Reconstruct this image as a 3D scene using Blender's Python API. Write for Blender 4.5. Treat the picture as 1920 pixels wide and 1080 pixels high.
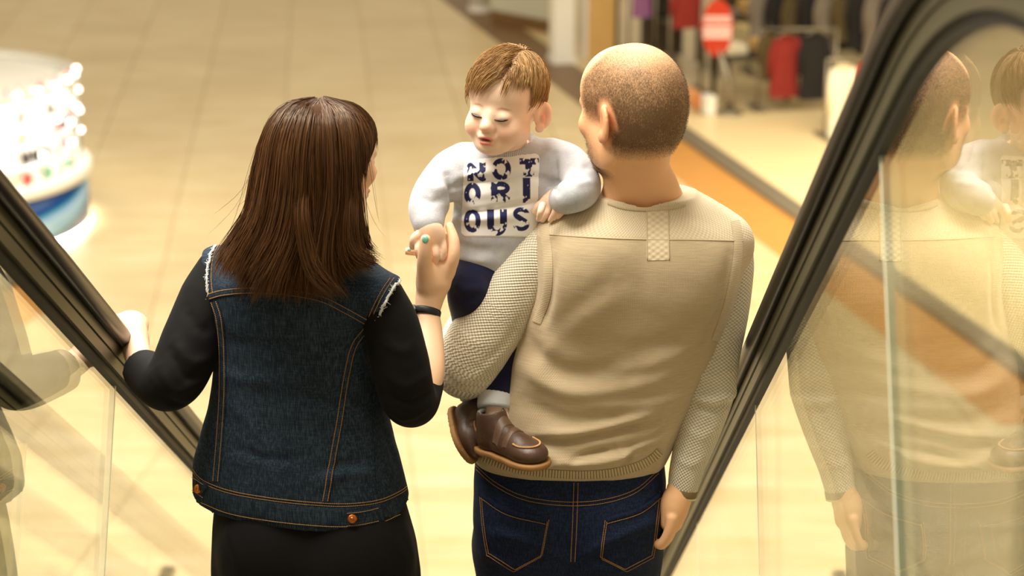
import bpy, bmesh, math, random
import numpy as np
from mathutils import Vector, Matrix
from mathutils.bvhtree import BVHTree

random.seed(7); np.random.seed(7)
scene = bpy.context.scene
COL = scene.collection
for o in list(bpy.data.objects):
    bpy.data.objects.remove(o, do_unlink=True)

# ------------------------------------------------------------------ camera
FPX = 3850.0                       # focal length in pixels of a 1920 wide frame
PITCH = math.radians(18.0); YAW = math.radians(0.772)
CAM = np.array([0.0, 0.0, 6.0])
cam_d = bpy.data.cameras.new('camera'); cam = bpy.data.objects.new('camera', cam_d)
COL.objects.link(cam); scene.camera = cam
cam.location = CAM; cam.rotation_euler = (math.pi/2 - PITCH, 0, YAW)
cam_d.sensor_width = 36.0; cam_d.lens = FPX/1920*36.0
cam_d.dof.use_dof = True; cam_d.dof.focus_distance = 3.72; cam_d.dof.aperture_fstop = 3.6
cam_d.clip_start = 0.05; cam_d.clip_end = 200

# ------------------------------------------------------------------ world and lights
world = bpy.data.worlds.new('world'); scene.world = world; world.use_nodes = True
wbg = world.node_tree.nodes['Background']
wbg.inputs[0].default_value = (1.0, 0.84, 0.58, 1); wbg.inputs[1].default_value = 0.34

def area(name, loc, size, power, color=(1, .92, .78), target=None):
    l = bpy.data.lights.new(name, 'AREA'); l.shape = 'RECTANGLE'; l.size, l.size_y = size
    l.energy = power; l.color = color
    o = bpy.data.objects.new(name, l); COL.objects.link(o); o.location = loc
    if target is not None:
        o.rotation_euler = (Vector(target) - Vector(loc)).to_track_quat('-Z', 'Y').to_euler()
    return o
area('ceiling_light_hall', (-0.5, 12.5, 11.5), (9, 7), 980, (1, .95, .85))
area('ceiling_light_escalator', (-1.5, 3.7, 9.4), (3.6, 3.6), 400, (1, .94, .84), (0, 3.8, 5))
area('ceiling_light_shop', (4.6, 20.0, 3.6), (4.5, 5), 200, (1, .86, .62))

vs = scene.view_settings
vs.view_transform = 'Standard'; vs.look = 'None'; vs.exposure = 0.84; vs.gamma = 1; vs.use_curve_mapping = False

# ------------------------------------------------------------------ projection helpers
_f = np.array([-math.sin(YAW)*math.cos(PITCH), math.cos(YAW)*math.cos(PITCH), -math.sin(PITCH)])
_r = np.array([math.cos(YAW), math.sin(YAW), 0.0]); _u = np.cross(_r, _f)
def ray(px, py): return _f + _r*(px-960)/FPX - _u*(py-540)/FPX
def W(px, py, y):                  # the point seen at (px, py) on the upright plane at depth y
    d = ray(px, py); return CAM + d*(y/d[1])
def G(px, py, z=0.0):              # the point seen at (px, py) on the level plane at height z
    d = ray(px, py); return CAM + d*((z-CAM[2])/d[2])
def project(P):
    d = np.asarray(P) - CAM; dep = d@_f
    return np.stack([960+FPX*(d@_r)/dep, 540-FPX*(d@_u)/dep], -1)

# ------------------------------------------------------------------ object helpers
def tag(o, label=None, cat=None, group=None, kind=None):
    if label: o['label'] = label
    if cat: o['category'] = cat
    if group: o['group'] = group
    if kind: o['kind'] = kind
    return o
def empty(name, loc=(0, 0, 0), rz=0.0, label=None, cat=None, group=None):
    o = bpy.data.objects.new(name, None); COL.objects.link(o); o.location = loc
    o.rotation_euler = (0, 0, rz); o.empty_display_size = .05
    return tag(o, label, cat, group)
def link(name, me, m=None, parent=None):
    o = bpy.data.objects.new(name, me); COL.objects.link(o)
    if m is not None and not me.materials: me.materials.append(m)
    if parent is not None:
        o.parent = parent
        p = parent; M = Matrix.Identity(4)
        while p is not None: M = p.matrix_basis @ M if p.parent is None else (p.matrix_parent_inverse @ p.matrix_basis) @ M; p = p.parent
        o.matrix_parent_inverse = M.inverted()   # mesh data is given in world coordinates
    return o
def mesh_np(name, V, faces, smooth=True):
    """V (n,3); faces: (m,3|4) array or list of index tuples."""
    me = bpy.data.meshes.new(name)
    if isinstance(faces, np.ndarray):
        V = np.asarray(V, np.float32); m, k = faces.shape
        me.vertices.add(len(V)); me.vertices.foreach_set('co', V.ravel())
        me.loops.add(m*k); me.loops.foreach_set('vertex_index', faces.astype(np.int32).ravel())
        me.polygons.add(m); me.polygons.foreach_set('loop_start', np.arange(0, m*k, k, dtype=np.int32))
        me.update(calc_edges=True); me.validate()
    else:
        me.from_pydata([tuple(map(float, v)) for v in V], [], [tuple(int(i) for i in f) for f in faces]); me.update()
    if smooth: me.polygons.foreach_set('use_smooth', np.ones(len(me.polygons), bool))
    return me
def attr(me, name, data):
    data = np.asarray(data, np.float32)
    if data.ndim == 1:
        me.attributes.new(name, 'FLOAT', 'POINT').data.foreach_set('value', data)
    elif data.shape[1] == 3:
        me.attributes.new(name, 'FLOAT_VECTOR', 'POINT').data.foreach_set('vector', data.ravel())

class MB:                          # collects simple shapes into one mesh
    def __init__(s): s.v = []; s.f = []
    def add(s, V, F):
        b = len(s.v); s.v += [tuple(map(float, p)) for p in V]; s.f += [tuple(i+b for i in f) for f in F]; return s
    def box(s, c, size, rz=0.0, bev=0.0, M=None):
        hx, hy, hz = [q/2 for q in size]; b = bev
        if b <= 0:
            P = [(x*hx, y*hy, z*hz) for z in (-1, 1) for x, y in ((-1, -1), (1, -1), (1, 1), (-1, 1))]
            F = [(3, 2, 1, 0), (4, 5, 6, 7)] + [(i, (i+1) % 4, (i+1) % 4+4, i+4) for i in range(4)]
        else:
            rings = []
            for z, q in ((-hz, b), (-hz+b, 0), (hz-b, 0), (hz, b)):
                ax, ay = hx-q, hy-q; c_ = b*.7 if q == 0 else b*.4
                rings.append([(-ax+c_, -ay, z), (ax-c_, -ay, z), (ax, -ay+c_, z), (ax, ay-c_, z), (ax-c_, ay, z), (-ax+c_, ay, z), (-ax, ay-c_, z), (-ax, -ay+c_, z)])
            P = [p for r in rings for p in r]; F = [tuple(range(7, -1, -1)), tuple(range(24, 32))]
            for k in range(3): F += [(k*8+i, k*8+(i+1) % 8, k*8+8+(i+1) % 8, k*8+8+i) for i in range(8)]
        ca, sa = math.cos(rz), math.sin(rz)
        Q = []
        for p in P:
            if M is not None: w = M @ Vector(p)
            else: w = (p[0]*ca-p[1]*sa, p[0]*sa+p[1]*ca, p[2])
            Q.append((w[0]+c[0], w[1]+c[1], w[2]+c[2]))
        return s.add(Q, F)
    def lathe(s, c, prof, n=24, sx=1.0, sy=1.0, cap=True, a0=0.0, a1=2*math.pi):
        full = abs(a1-a0-2*math.pi) < 1e-6; m = n if full else n+1
        V = [(c[0]+r*sx*math.cos(a0+(a1-a0)*i/n), c[1]+r*sy*math.sin(a0+(a1-a0)*i/n), c[2]+z) for r, z in prof for i in range(m)]
        F = []
        for k in range(len(prof)-1):
            for i in range(m if full else m-1):
                j = (i+1) % m; F.append((k*m+i, k*m+j, (k+1)*m+j, (k+1)*m+i))
        if cap and full: F += [tuple(range(m-1, -1, -1)), tuple((len(prof)-1)*m+i for i in range(m))]
        return s.add(V, F)
    def tube(s, P, R, n=8, flat=1.0, cap=True, up=None):
        P = np.asarray(P, float); R = np.broadcast_to(np.asarray(R, float), (len(P),))
        V, F = tube_np(P, R, n, flat, up); b = len(s.v)
        s.v += [tuple(map(float, p)) for p in V]; s.f += [tuple(int(q)+b for q in f) for f in F]
        if cap:
            s.f += [tuple(b+i for i in range(n-1, -1, -1)), tuple(b+(len(P)-1)*n+i for i in range(n))]
        return s
    def obj(s, name, m, parent=None, smooth=False):
        me = mesh_np(name, s.v, s.f, smooth)
        return link(name, me, m, parent)
def tube_np(P, R, n=8, flat=1.0, up=None):
    T = np.gradient(P, axis=0); T /= np.linalg.norm(T, axis=1, keepdims=True)+1e-12
    u = np.array(up if up is not None else ((0, 0, 1) if abs(T[0][2]) < .9 else (1, 0, 0)), float)
    V = []
    for p, t, r in zip(P, T, R):
        a = np.cross(u, t); a /= np.linalg.norm(a)+1e-12; b = np.cross(t, a)
        if up is None: u = b
        for i in range(n):
            th = 2*math.pi*i/n; V.append(p + a*r*math.cos(th) + b*r*flat*math.sin(th))
    F = [(k*n+i, k*n+(i+1) % n, (k+1)*n+(i+1) % n, (k+1)*n+i) for k in range(len(P)-1) for i in range(n)]
    return np.array(V), np.array(F)
def catmull(P, n=8):
    P = np.asarray(P, float); Q = np.vstack([2*P[0]-P[1], P, 2*P[-1]-P[-2]]); out = []
    for i in range(1, len(Q)-2):
        for t in np.linspace(0, 1, n, endpoint=False):
            a, b, c, d = Q[i-1], Q[i], Q[i+1], Q[i+2]
            out.append(.5*((2*b)+(-a+c)*t+(2*a-5*b+4*c-d)*t*t+(-a+3*b-3*c+d)*t**3))
    out.append(P[-1]); return np.array(out)
def extrude_profile(prof, path, closed=True):
    """prof: (X, n) polygon; path: list of (point, n-axis). X is world x."""
    V = []; m = len(prof)
    for p, nv in path:
        for x, q in prof: V.append(p + np.array([x, 0, 0]) + nv*q)
    F = [(k*m+i, k*m+(i+1) % m, (k+1)*m+(i+1) % m, (k+1)*m+i) for k in range(len(path)-1) for i in range(m)]
    F += [tuple(range(m-1, -1, -1)), tuple((len(path)-1)*m+i for i in range(m))]
    return V, F

# ------------------------------------------------------------------ materials
def lin(c):                        # sRGB 0-255 -> linear
    return tuple(((q/255+.055)/1.055)**2.4 if q/255 > .04045 else q/255/12.92 for q in c)
class NT:
    def __init__(s, name):
        s.m = bpy.data.materials.new(name); s.m.use_nodes = True; s.t = s.m.node_tree
        s.b = s.t.nodes['Principled BSDF']; s.out = s.t.nodes['Material Output']
    def n(s, typ, **kw):
        o = s.t.nodes.new(typ)
        for k, v in kw.items():
            if k.startswith('i_'): o.inputs[int(k[2:]) if k[2:].isdigit() else k[2:]].default_value = v
            else: setattr(o, k, v)
        return o
    def l(s, a, b): s.t.links.new(a, b)
    def math(s, op, a, b=None, c=None, clamp=False):
        o = s.n('ShaderNodeMath', operation=op, use_clamp=clamp)
        for i, q in enumerate((a, b, c)):
            if q is None: continue
            if isinstance(q, (int, float)): o.inputs[i].default_value = q
            else: s.l(q, o.inputs[i])
        return o.outputs[0]
    def mix(s, fac, a, b):
        o = s.n('ShaderNodeMix', data_type='RGBA')
        for i, q in ((0, fac), (6, a), (7, b)):
            if isinstance(q, (int, float)): o.inputs[i].default_value = q
            elif isinstance(q, tuple): o.inputs[i].default_value = (*q[:3], 1)
            else: s.l(q, o.inputs[i])
        return o.outputs[2]
    def bump(s, h, strength=.3, dist=.002):
        o = s.n('ShaderNodeBump'); o.inputs['Strength'].default_value = strength; o.inputs['Distance'].default_value = dist
        s.l(h, o.inputs['Height']); s.l(o.outputs[0], s.b.inputs['Normal'])
    def base(s, c):
        if isinstance(c, tuple): s.b.inputs['Base Color'].default_value = (*c[:3], 1)
        else: s.l(c, s.b.inputs['Base Color'])
    def obj(s): return s.n('ShaderNodeTexCoord').outputs['Object']
    def noise(s, co, scale, detail=3, rough=.55):
        o = s.n('ShaderNodeTexNoise'); o.inputs['Scale'].default_value = scale; o.inputs['Detail'].default_value = detail
        o.inputs['Roughness'].default_value = rough
        if co is not None: s.l(co, o.inputs['Vector'])
        return o.outputs[0]
    def ramp(s, fac, stops):
        o = s.n('ShaderNodeValToRGB'); e = o.color_ramp.elements
        while len(e) < len(stops): e.new(.5)
        for q, (p, c) in zip(e, stops): q.position = p; q.color = (*c[:3], 1)
        s.l(fac, o.inputs[0]); return o.outputs[0]
    def at(s, name): return s.n('ShaderNodeAttribute', attribute_name=name)
def mat(name, c, rough=.5, metal=0.0, spec=.5, var=0.0, scale=20, bump=0.0, bscale=200, emit=0.0, sheen=0.0, coat=0.0, alpha=None):
    t = NT(name); c = lin(c)
    t.b.inputs['Roughness'].default_value = rough; t.b.inputs['Metallic'].default_value = metal
    t.b.inputs['Specular IOR Level'].default_value = spec
    t.b.inputs['Sheen Weight'].default_value = sheen; t.b.inputs['Coat Weight'].default_value = coat
    co = t.obj() if (var or bump) else None
    if var: t.base(t.mix(t.noise(co, scale), tuple(q*(1-var) for q in c), tuple(min(1, q*(1+var)) for q in c)))
    else: t.base(c)
    if bump: t.bump(t.noise(co, bscale, 4), bump)
    if emit:
        t.b.inputs['Emission Color'].default_value = (*c, 1); t.b.inputs['Emission Strength'].default_value = emit
    return t.m
# ================================================================== the hall below
SHOP_A = math.radians(15.5)        # the shop front runs off to the left at this angle
TILE_A = math.radians(6.0)
def floor_mat():
    t = NT('floor_tile'); geo = t.n('ShaderNodeObjectInfo'); co = t.n('ShaderNodeNewGeometry').outputs['Position']
    mp = t.n('ShaderNodeMapping'); t.l(co, mp.inputs[0]); mp.inputs['Scale'].default_value = (.5, 1.6, 1)
    mp.inputs['Rotation'].default_value = (0, 0, TILE_A)
    n1 = t.noise(mp.outputs[0], 2.2, 5, .6)
    c = t.ramp(n1, [(.25, lin((214, 186, 132))), (.5, lin((228, 205, 157))), (.75, lin((240, 221, 180)))])
    c = t.mix(t.math('MULTIPLY', geo.outputs['Random'], .35), c, lin((200, 174, 124)))
    t.base(c); t.b.inputs['Roughness'].default_value = .33; t.b.inputs['Specular IOR Level'].default_value = .45
    return t.m
M_tile = floor_mat()
M_grout = mat('floor_grout', (216, 192, 146), .8)
fl = MB().box((0, 22, -.06), (60, 70, .1)).obj('floor', M_grout); tag(fl, kind='structure')
TS = 1.1
_tm = MB().box((0, 0, 0), (TS-.008, TS-.008, .02), bev=.0015); tile_me = mesh_np('tile', _tm.v, _tm.f, False); tile_me.materials.append(M_tile)
cand = []
for i in range(-30, 31):
    for j in range(6, 46):
        a = i*TS; b = j*TS
        x = a*math.cos(TILE_A) - b*math.sin(TILE_A); y = a*math.sin(TILE_A) + b*math.cos(TILE_A)
        p = project([x, y, 0])
        if y > 8 and -160 < p[0] < 2080 and -70 < p[1] < 1180: cand.append((y, x))
cand.sort()
rest = MB()
for k, (y, x) in enumerate(cand):
    if k < 296:
        o = bpy.data.objects.new('tile', tile_me); COL.objects.link(o); o.location = (x, y, 0); o.rotation_euler = (0, 0, TILE_A)
        o.parent = fl
    else: rest.box((x, y, 0), (TS-.008, TS-.008, .02), rz=TILE_A)
if rest.v: tag(rest.obj('tile_field', M_tile, fl), kind='stuff')

# ---- border and threshold along the shop front, in a frame (a along the front, b into the shop)
_p0 = G(1500, 404); SF0 = np.array([_p0[0], _p0[1]])
sa = np.array([-math.sin(SHOP_A), math.cos(SHOP_A)]); sb = np.array([math.cos(SHOP_A), math.sin(SHOP_A)])
def S(a, b, z=0.0): q = SF0 + sa*a + sb*b; return np.array([q[0], q[1], z])
def shop_ab(px, py, z=0.0):
    q = G(px, py, z)[:2] - SF0; return float(q@sa), float(q@sb)
RZS = SHOP_A
def sbox(mb, a0, a1, b0, b1, z0, z1, bev=0.0):
    return mb.box(S((a0+a1)/2, (b0+b1)/2, (z0+z1)/2), (b1-b0, a1-a0, z1-z0), rz=RZS, bev=bev)
M_border = mat('border_stone', (205, 146, 70), .38, var=.12, scale=3)
M_borderd = mat('border_stone_dark', (120, 88, 48), .42, var=.15, scale=3)
M_curb = mat('threshold_metal', (118, 108, 88), .45, var=.1, scale=4)
M_shopfloor = mat('shop_floor', (250, 226, 172), .35, var=.05, scale=2)
_bw = .78
for k in range(22):                # border slabs, each its own piece
    a0 = -6+k*1.0
    m = MB(); sbox(m, a0+.004, a0+.996, -_bw, -.14, -.01, .016)
    m.obj('border_slab', M_border if a0 < 3.9 else M_borderd, fl)
m = MB(); sbox(m, -6, 4.4, -.14, .10, -.01, .06); tag(m.obj('trim_1', M_curb), kind='structure')
m = MB(); sbox(m, -6, 4.4, .10, 9.0, -.01, .05); sbox(m, 4.4, 12, 3.2, 9.0, -.01, .05); tag(m.obj('shop_floor', M_shopfloor), kind='structure')
# ================================================================== escalators
INC = math.radians(33.1)
EU = np.array([0, math.cos(INC), -math.sin(INC)]); EN = np.array([0, math.sin(INC), math.cos(INC)])
RAIL_M = .905                      # rail line above the camera's own incline ray (perpendicular)
RZ0 = CAM[2] + RAIL_M/math.cos(INC)         # rail height at y = 0 on the extended incline
Z_TOP = CAM[2] - .26; Z_BOT = 1.0
def rail_path(dn=0.0, y0=-1.2, y1=10.3):
    """centre line in the (y, z) plane: level, arc, incline, arc, level, with local normal"""
    tn = math.tan(INC); yt = (RZ0-Z_TOP)/tn; yb = (RZ0-Z_BOT)/tn; R = 1.35; tl = R*math.tan(INC/2)
    P = [(y0, Z_TOP, 0.0), (yt-tl, Z_TOP, 0.0)]
    for k in range(1, 13):
        a = INC*k/12; P.append((yt-tl+R*math.sin(a), Z_TOP-R*(1-math.cos(a)), a))
    y_end = yb-tl*math.cos(INC); s0 = P[-1][0]
    for k in range(1, 24): q = s0+(y_end-s0)*k/24; P.append((q, RZ0-q*tn, INC))
    for k in range(0, 13):
        a = INC*(1-k/12); P.append((yb+tl-R*math.sin(a), Z_BOT+R*(1-math.cos(a)), a))
    P.append((y1, Z_BOT, 0.0))
    out = []
    for y, z, a in P:
        nv = np.array([0, math.sin(a), math.cos(a)]); out.append((np.array([0, y, z]) + nv*dn, nv))
    return out
M_rubber = mat('handrail_rubber', (16, 13, 10), .36, spec=.4)
M_profile = mat('rail_profile_metal', (92, 90, 68), .45, metal=.5)
M_dark = mat('gasket_rubber', (26, 23, 17), .6)
M_steel = mat('brushed_steel', (170, 165, 150), .35, metal=.9, bump=.05, bscale=80)
M_step = mat('step_aluminium', (140, 138, 130), .45, metal=.7)
M_yellow = mat('step_edge_yellow', (225, 180, 40), .55)
def glass_mat():
    t = NT('balustrade_glass'); t.t.nodes.remove(t.b)
    lw = t.n('ShaderNodeLayerWeight'); lw.inputs['Blend'].default_value = .5
    # Schlick reflectance of a clear pane, same from both faces
    r = t.math('ADD', t.math('MULTIPLY', t.math('POWER', lw.outputs['Facing'], 4.0), .95), .04)
    tr = t.n('ShaderNodeBsdfTransparent'); tr.inputs[0].default_value = (.87, .88, .83, 1)
    gl = t.n('ShaderNodeBsdfGlossy'); gl.inputs['Roughness'].default_value = .012; gl.inputs[0].default_value = (1, 1, 1, 1)
    mx = t.n('ShaderNodeMixShader'); t.l(r, mx.inputs[0]); t.l(tr.outputs[0], mx.inputs[1]); t.l(gl.outputs[0], mx.inputs[2])
    t.l(mx.outputs[0], t.out.inputs[0]); return t.m
M_glass = glass_mat()
M_gedge = mat('glass_edge_seal', (240, 241, 214), .25, spec=.6)

RUB = [(-.041, -.004), (-.041, .012), (-.034, .024), (-.020, .030), (.020, .030), (.034, .024), (.041, .012), (.041, -.004), (.034, -.013), (.024, -.013), (.024, -.006), (-.024, -.006), (-.024, -.013), (-.034, -.013)]
PRO1 = [(-.022, -.034), (-.022, -.005), (.022, -.005), (.022, -.034)]
PRO2 = [(-.019, -.059), (-.019, -.0355), (.019, -.0355), (.019, -.059)]
GAS = [(-.012, -.074), (-.012, -.059), (.012, -.059), (.012, -.074)]
def prof_obj(name, prof, path, X, m, parent, smooth=False):
    V, F = extrude_profile([(x+X, q) for x, q in prof], path); return link(name, mesh_np(name, V, F, smooth), m, parent)
def escalator(XL, XR, joints, label, steps=True, sides=(0, 1)):
    e = empty('escalator', (0, 6.0, 0), label=label, cat='escalator')
    path = rail_path()
    for s in sides:
        X = (XL, XR)[s]
        prof_obj('handrail', RUB, path, X, M_rubber, e, True)
        prof_obj('rail_profile', PRO1, path, X, M_profile, e); prof_obj('rail_profile', PRO2, path, X, M_profile, e)
        prof_obj('glass_gasket', GAS, path, X, M_dark, e)
        # glass panels between joints measured along the incline (t), from gasket down to the deck
        ts = joints[s]
        m_top = RAIL_M-.072; m_bot = RAIL_M-.80
        for k in range(len(ts)-1):
            t0, t1 = ts[k]+.004, ts[k+1]-.004
            V = []
            for xx in (X-.005, X+.005):
                for t, mm in ((t0, m_bot), (t1, m_bot), (t1, m_top), (t0, m_top)): V.append(CAM + EU*t + EN*mm + np.array([xx, 0, 0]))
            F = [(0, 1, 2, 3), (7, 6, 5, 4), (0, 4, 5, 1), (1, 5, 6, 2), (2, 6, 7, 3), (3, 7, 4, 0)]
            link('glass_panel', mesh_np('glass_panel', V, F, False), M_glass, e)
        for k in range(1, len(ts)-1):
            t0, t1 = ts[k]-.0035, ts[k]+.0035; V = []
            for xx in (X-.0055, X+.0055):
                for t, mm in ((t0, m_bot), (t1, m_bot), (t1, m_top), (t0, m_top)): V.append(CAM + EU*t + EN*mm + np.array([xx, 0, 0]))
            link('glass_joint', mesh_np('glass_joint', V, F, False), M_gedge, e)
        # curved pane of the upper level part, from the landing to the first incline panel
        V = []; tp = (RZ0-Z_TOP)/math.tan(INC)
        top = [p for p, n_ in rail_path(-.072)]; bot = [p for p, n_ in rail_path(-.80)]
        first = CAM + EU*(ts[0]-.004) + EN*m_top
        pts = [(a, b) for a, b in zip(top, bot) if a[1] < first[1]-.03]
        pts.append((CAM+EU*(ts[0]-.004)+EN*m_top, CAM+EU*(ts[0]-.004)+EN*m_bot))
        for a, b in pts:
            for xx in (X-.005, X+.005): V += [a+np.array([xx, 0, 0]), b+np.array([xx, 0, 0])]
        F = []
        for k in range(len(pts)-1):
            i = 4*k; j = i+4
            F += [(i, j, j+1, i+1), (i+2, i+3, j+3, j+2), (i, i+2, j+2, j), (i+1, j+1, j+3, i+3)]
        F += [(0, 1, 3, 2), tuple(4*(len(pts)-1)+q for q in (0, 2, 3, 1))]
        link('glass_panel', mesh_np('glass_panel', V, F, False), M_glass, e)
        # deck and skirt under the glass
        prof_obj('deck', [(-.09, -.84), (-.09, -.80), (.09, -.80), (.09, -.84)], path, X, M_steel, e)
        sx = .10 if s == 0 else -.10
        prof_obj('skirt', [(sx-.004, -1.42), (sx-.004, -.82), (sx+.004, -.82), (sx+.004, -1.42)], path, X, M_steel, e)
    if steps:
        NOSE = RZ0 - 1.10; dy = .40; dz = dy*math.tan(INC); w = XR-XL-.24
        for k in range(-1, 15):
            yk = 3.42+dy*k                      # tread k runs from yk to yk+dy
            z = 3.53 - dz*k
            if z < .02 or z > CAM[2]-1.36: continue
            st = MB().box(((XL+XR)/2, yk+dy/2, z-.015), (w, dy-.004, .03)).obj('step', M_step, e)
            r = MB().box(((XL+XR)/2, yk+dy-.012, z-dz/2-.02), (w, .02, dz-.02)).obj('riser', M_step, st)
            g = MB()
            for q in range(24): g.box((XL+.16+(w-.08)*q/23, yk+dy/2, z+.003), (.012, dy-.02, .006))
            g.obj('tread_rib', M_step, st)
            MB().box(((XL+XR)/2, yk+dy-.03, z+.0035), (w, .04, .007)).obj('edge_strip', M_yellow, st)
    return e
XL, XR = -.808, .432
escalator(XL, XR, ([1.55, 2.30, 3.81, 5.32, 6.83, 8.2], [1.55, 2.442, 3.957, 5.47, 6.98, 8.2]),
          'moving staircase with black rubber handrails and clear glass sides carrying the three people')
escalator(-2.36, -1.12, ([1.55, 3.0, 4.5, 6.0, 8.2], [1.55, 2.9, 4.4, 5.9, 7.4, 8.2]),
          'neighbouring glass-sided staircase whose black handrail shows blurred through the left glass', steps=True)
land = MB().box((-.9, .35, CAM[2]-1.30), (5.4, 4.0, .1)).obj('upper_landing', M_steel); tag(land, kind='structure')
# ================================================================== volume modelling toolkit
class Vol:
    """a signed distance field on a grid; shapes are blended into it and skinned with surface nets"""
    def __init__(s, lo, hi, h):
        s.h = h; s.lo = np.asarray(lo, float); s.n = np.ceil((np.asarray(hi)-s.lo)/h).astype(int)+1
        s.F = np.full(tuple(s.n), .2, np.float32)
        s.ax = [(s.lo[i]+np.arange(s.n[i])*h).astype(np.float32) for i in range(3)]
    def sub(s, lo, hi):
        i0 = np.clip(np.floor((np.asarray(lo)-s.lo)/s.h).astype(int), 0, s.n); i1 = np.clip(np.ceil((np.asarray(hi)-s.lo)/s.h).astype(int)+1, 0, s.n)
        if np.any(i1 <= i0): return None
        sl = tuple(slice(a, b) for a, b in zip(i0, i1))
        g = [s.ax[k][sl[k]].reshape([-1 if q == k else 1 for q in range(3)]) for k in range(3)]
        return sl, g
    def put(s, sl, d, k, op):
        f = s.F[sl]; d = d.astype(np.float32)
        if op == 'add':
            if k > 0:
                hh = np.clip(.5+.5*(f-d)/k, 0, 1); s.F[sl] = f+(d-f)*hh-k*hh*(1-hh)
            else: s.F[sl] = np.minimum(f, d)
        elif op == 'sub':
            if k > 0:
                hh = np.clip(.5-.5*(f+d)/k, 0, 1); s.F[sl] = f+(-d-f)*hh+k*hh*(1-hh)
            else: s.F[sl] = np.maximum(f, -d)
        elif op == 'and': s.F[sl] = np.maximum(f, d)
    def cone(s, a, b, ra, rb=None, k=0.0, op='add'):
        rb = ra if rb is None else rb; a = np.asarray(a, float); b = np.asarray(b, float); m = max(ra, rb)+k+2*s.h
        q = s.sub(np.minimum(a, b)-m, np.maximum(a, b)+m)
        if q is None: return s
        sl, (x, y, z) = q; ab = b-a; L = max(ab@ab, 1e-9)
        t = np.clip(((x-a[0])*ab[0]+(y-a[1])*ab[1]+(z-a[2])*ab[2])/L, 0, 1)
        d = np.sqrt((x-a[0]-t*ab[0])**2+(y-a[1]-t*ab[1])**2+(z-a[2]-t*ab[2])**2)-(ra+(rb-ra)*t)
        s.put(sl, d, k, op); return s
    def chain(s, P, R, k=0.0, n=5, kin=.004, op='add'):
        """smooth tube through P; own blending kin inside, k against the rest"""
        P = catmull(P, n) if n > 1 else np.asarray(P, float); R = np.interp(np.linspace(0, 1, len(P)), np.linspace(0, 1, len(R)), R)
        m = R.max()+k+2*s.h; q = s.sub(P.min(0)-m, P.max(0)+m)
        if q is None: return s
        sl, (x, y, z) = q; D = None
        for a, b, ra, rb in zip(P[:-1], P[1:], R[:-1], R[1:]):
            ab = b-a; L = max(ab@ab, 1e-9)
            t = np.clip(((x-a[0])*ab[0]+(y-a[1])*ab[1]+(z-a[2])*ab[2])/L, 0, 1)
            d = np.sqrt((x-a[0]-t*ab[0])**2+(y-a[1]-t*ab[1])**2+(z-a[2]-t*ab[2])**2)-(ra+(rb-ra)*t)
            D = d if D is None else np.minimum(D, d)
        s.put(sl, D, k, op); return s
    def ell(s, c, r, rot=None, k=0.0, op='add', p=2.0):
        c = np.asarray(c, float); r = np.asarray(r, float); m = r.max()+k+2*s.h
        q = s.sub(c-m, c+m)
        if q is None: return s
        sl, (x, y, z) = q; x, y, z = x-c[0], y-c[1], z-c[2]
        if rot is not None:
            R = np.asarray(rot); x, y, z = (R[0, 0]*x+R[1, 0]*y+R[2, 0]*z, R[0, 1]*x+R[1, 1]*y+R[2, 1]*z, R[0, 2]*x+R[1, 2]*y+R[2, 2]*z)
        if p == 2.0:
            k0 = np.sqrt((x/r[0])**2+(y/r[1])**2+(z/r[2])**2); k1 = np.sqrt((x/r[0]**2)**2+(y/r[1]**2)**2+(z/r[2]**2)**2)+1e-6
            d = k0*(k0-1)/k1
        else:
            d = ((np.abs(x/r[0])**p+np.abs(y/r[1])**p+np.abs(z/r[2])**p)**(1/p)-1)*r.min()
        s.put(sl, d, k, op); return s
    def loft(s, rows, k=0.0, op='add', p=2.4):
        """rows: (z, cx, cy, half width, depth towards -y, depth towards +y[, twist]) from bottom to top"""
        r = np.array([list(q)+[0.0]*(7-len(q)) for q in rows], float); r = r[np.argsort(r[:, 0])]
        w = r[:, 3:6].max(); m = k+2*s.h
        q = s.sub([(r[:, 1]-w).min()-m, (r[:, 2]-w).min()-m, r[0, 0]-m], [(r[:, 1]+w).max()+m, (r[:, 2]+w).max()+m, r[-1, 0]+m])
        if q is None: return s
        sl, (x, y, z) = q; zz = np.clip(z, r[0, 0], r[-1, 0])
        zf = np.linspace(r[0, 0], r[-1, 0], 200); C = []
        for c in range(1, 7):
            v = np.interp(zf, r[:, 0], r[:, c]); kk = 9; v = np.convolve(np.pad(v, kk, mode='edge'), np.hanning(2*kk+1)/np.hanning(2*kk+1).sum(), 'valid'); C.append(np.interp(zz, zf, v))
        cx, cy, hw, db, df, tw = C; dx = x-cx; dy = y-cy
        ct, st = np.cos(tw), np.sin(tw); dx, dy = dx*ct+dy*st, -dx*st+dy*ct
        hd = np.where(dy < 0, db, df)
        k0 = (np.abs(dx/hw)**p+np.abs(dy/hd)**p)**(1/p)
        d = (k0-1)*np.minimum(hw, hd)
        d = np.maximum(d, np.abs(z-(r[0, 0]+r[-1, 0])/2)-(r[-1, 0]-r[0, 0])/2)
        s.put(sl, d, k, op); return s
    def plane(s, pt, nrm, k=0.0):              # cuts away what lies on the side the normal points to
        nrm = np.asarray(nrm, float)/np.linalg.norm(nrm); x, y, z = [s.ax[i].reshape([-1 if q == i else 1 for q in range(3)]) for i in range(3)]
        d = (x-pt[0])*nrm[0]+(y-pt[1])*nrm[1]+(z-pt[2])*nrm[2]
        s.put((slice(None),)*3, -d, k, 'sub'); return s
    def grids(s): return [s.ax[i].reshape([-1 if q == i else 1 for q in range(3)]) for i in range(3)]
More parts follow.
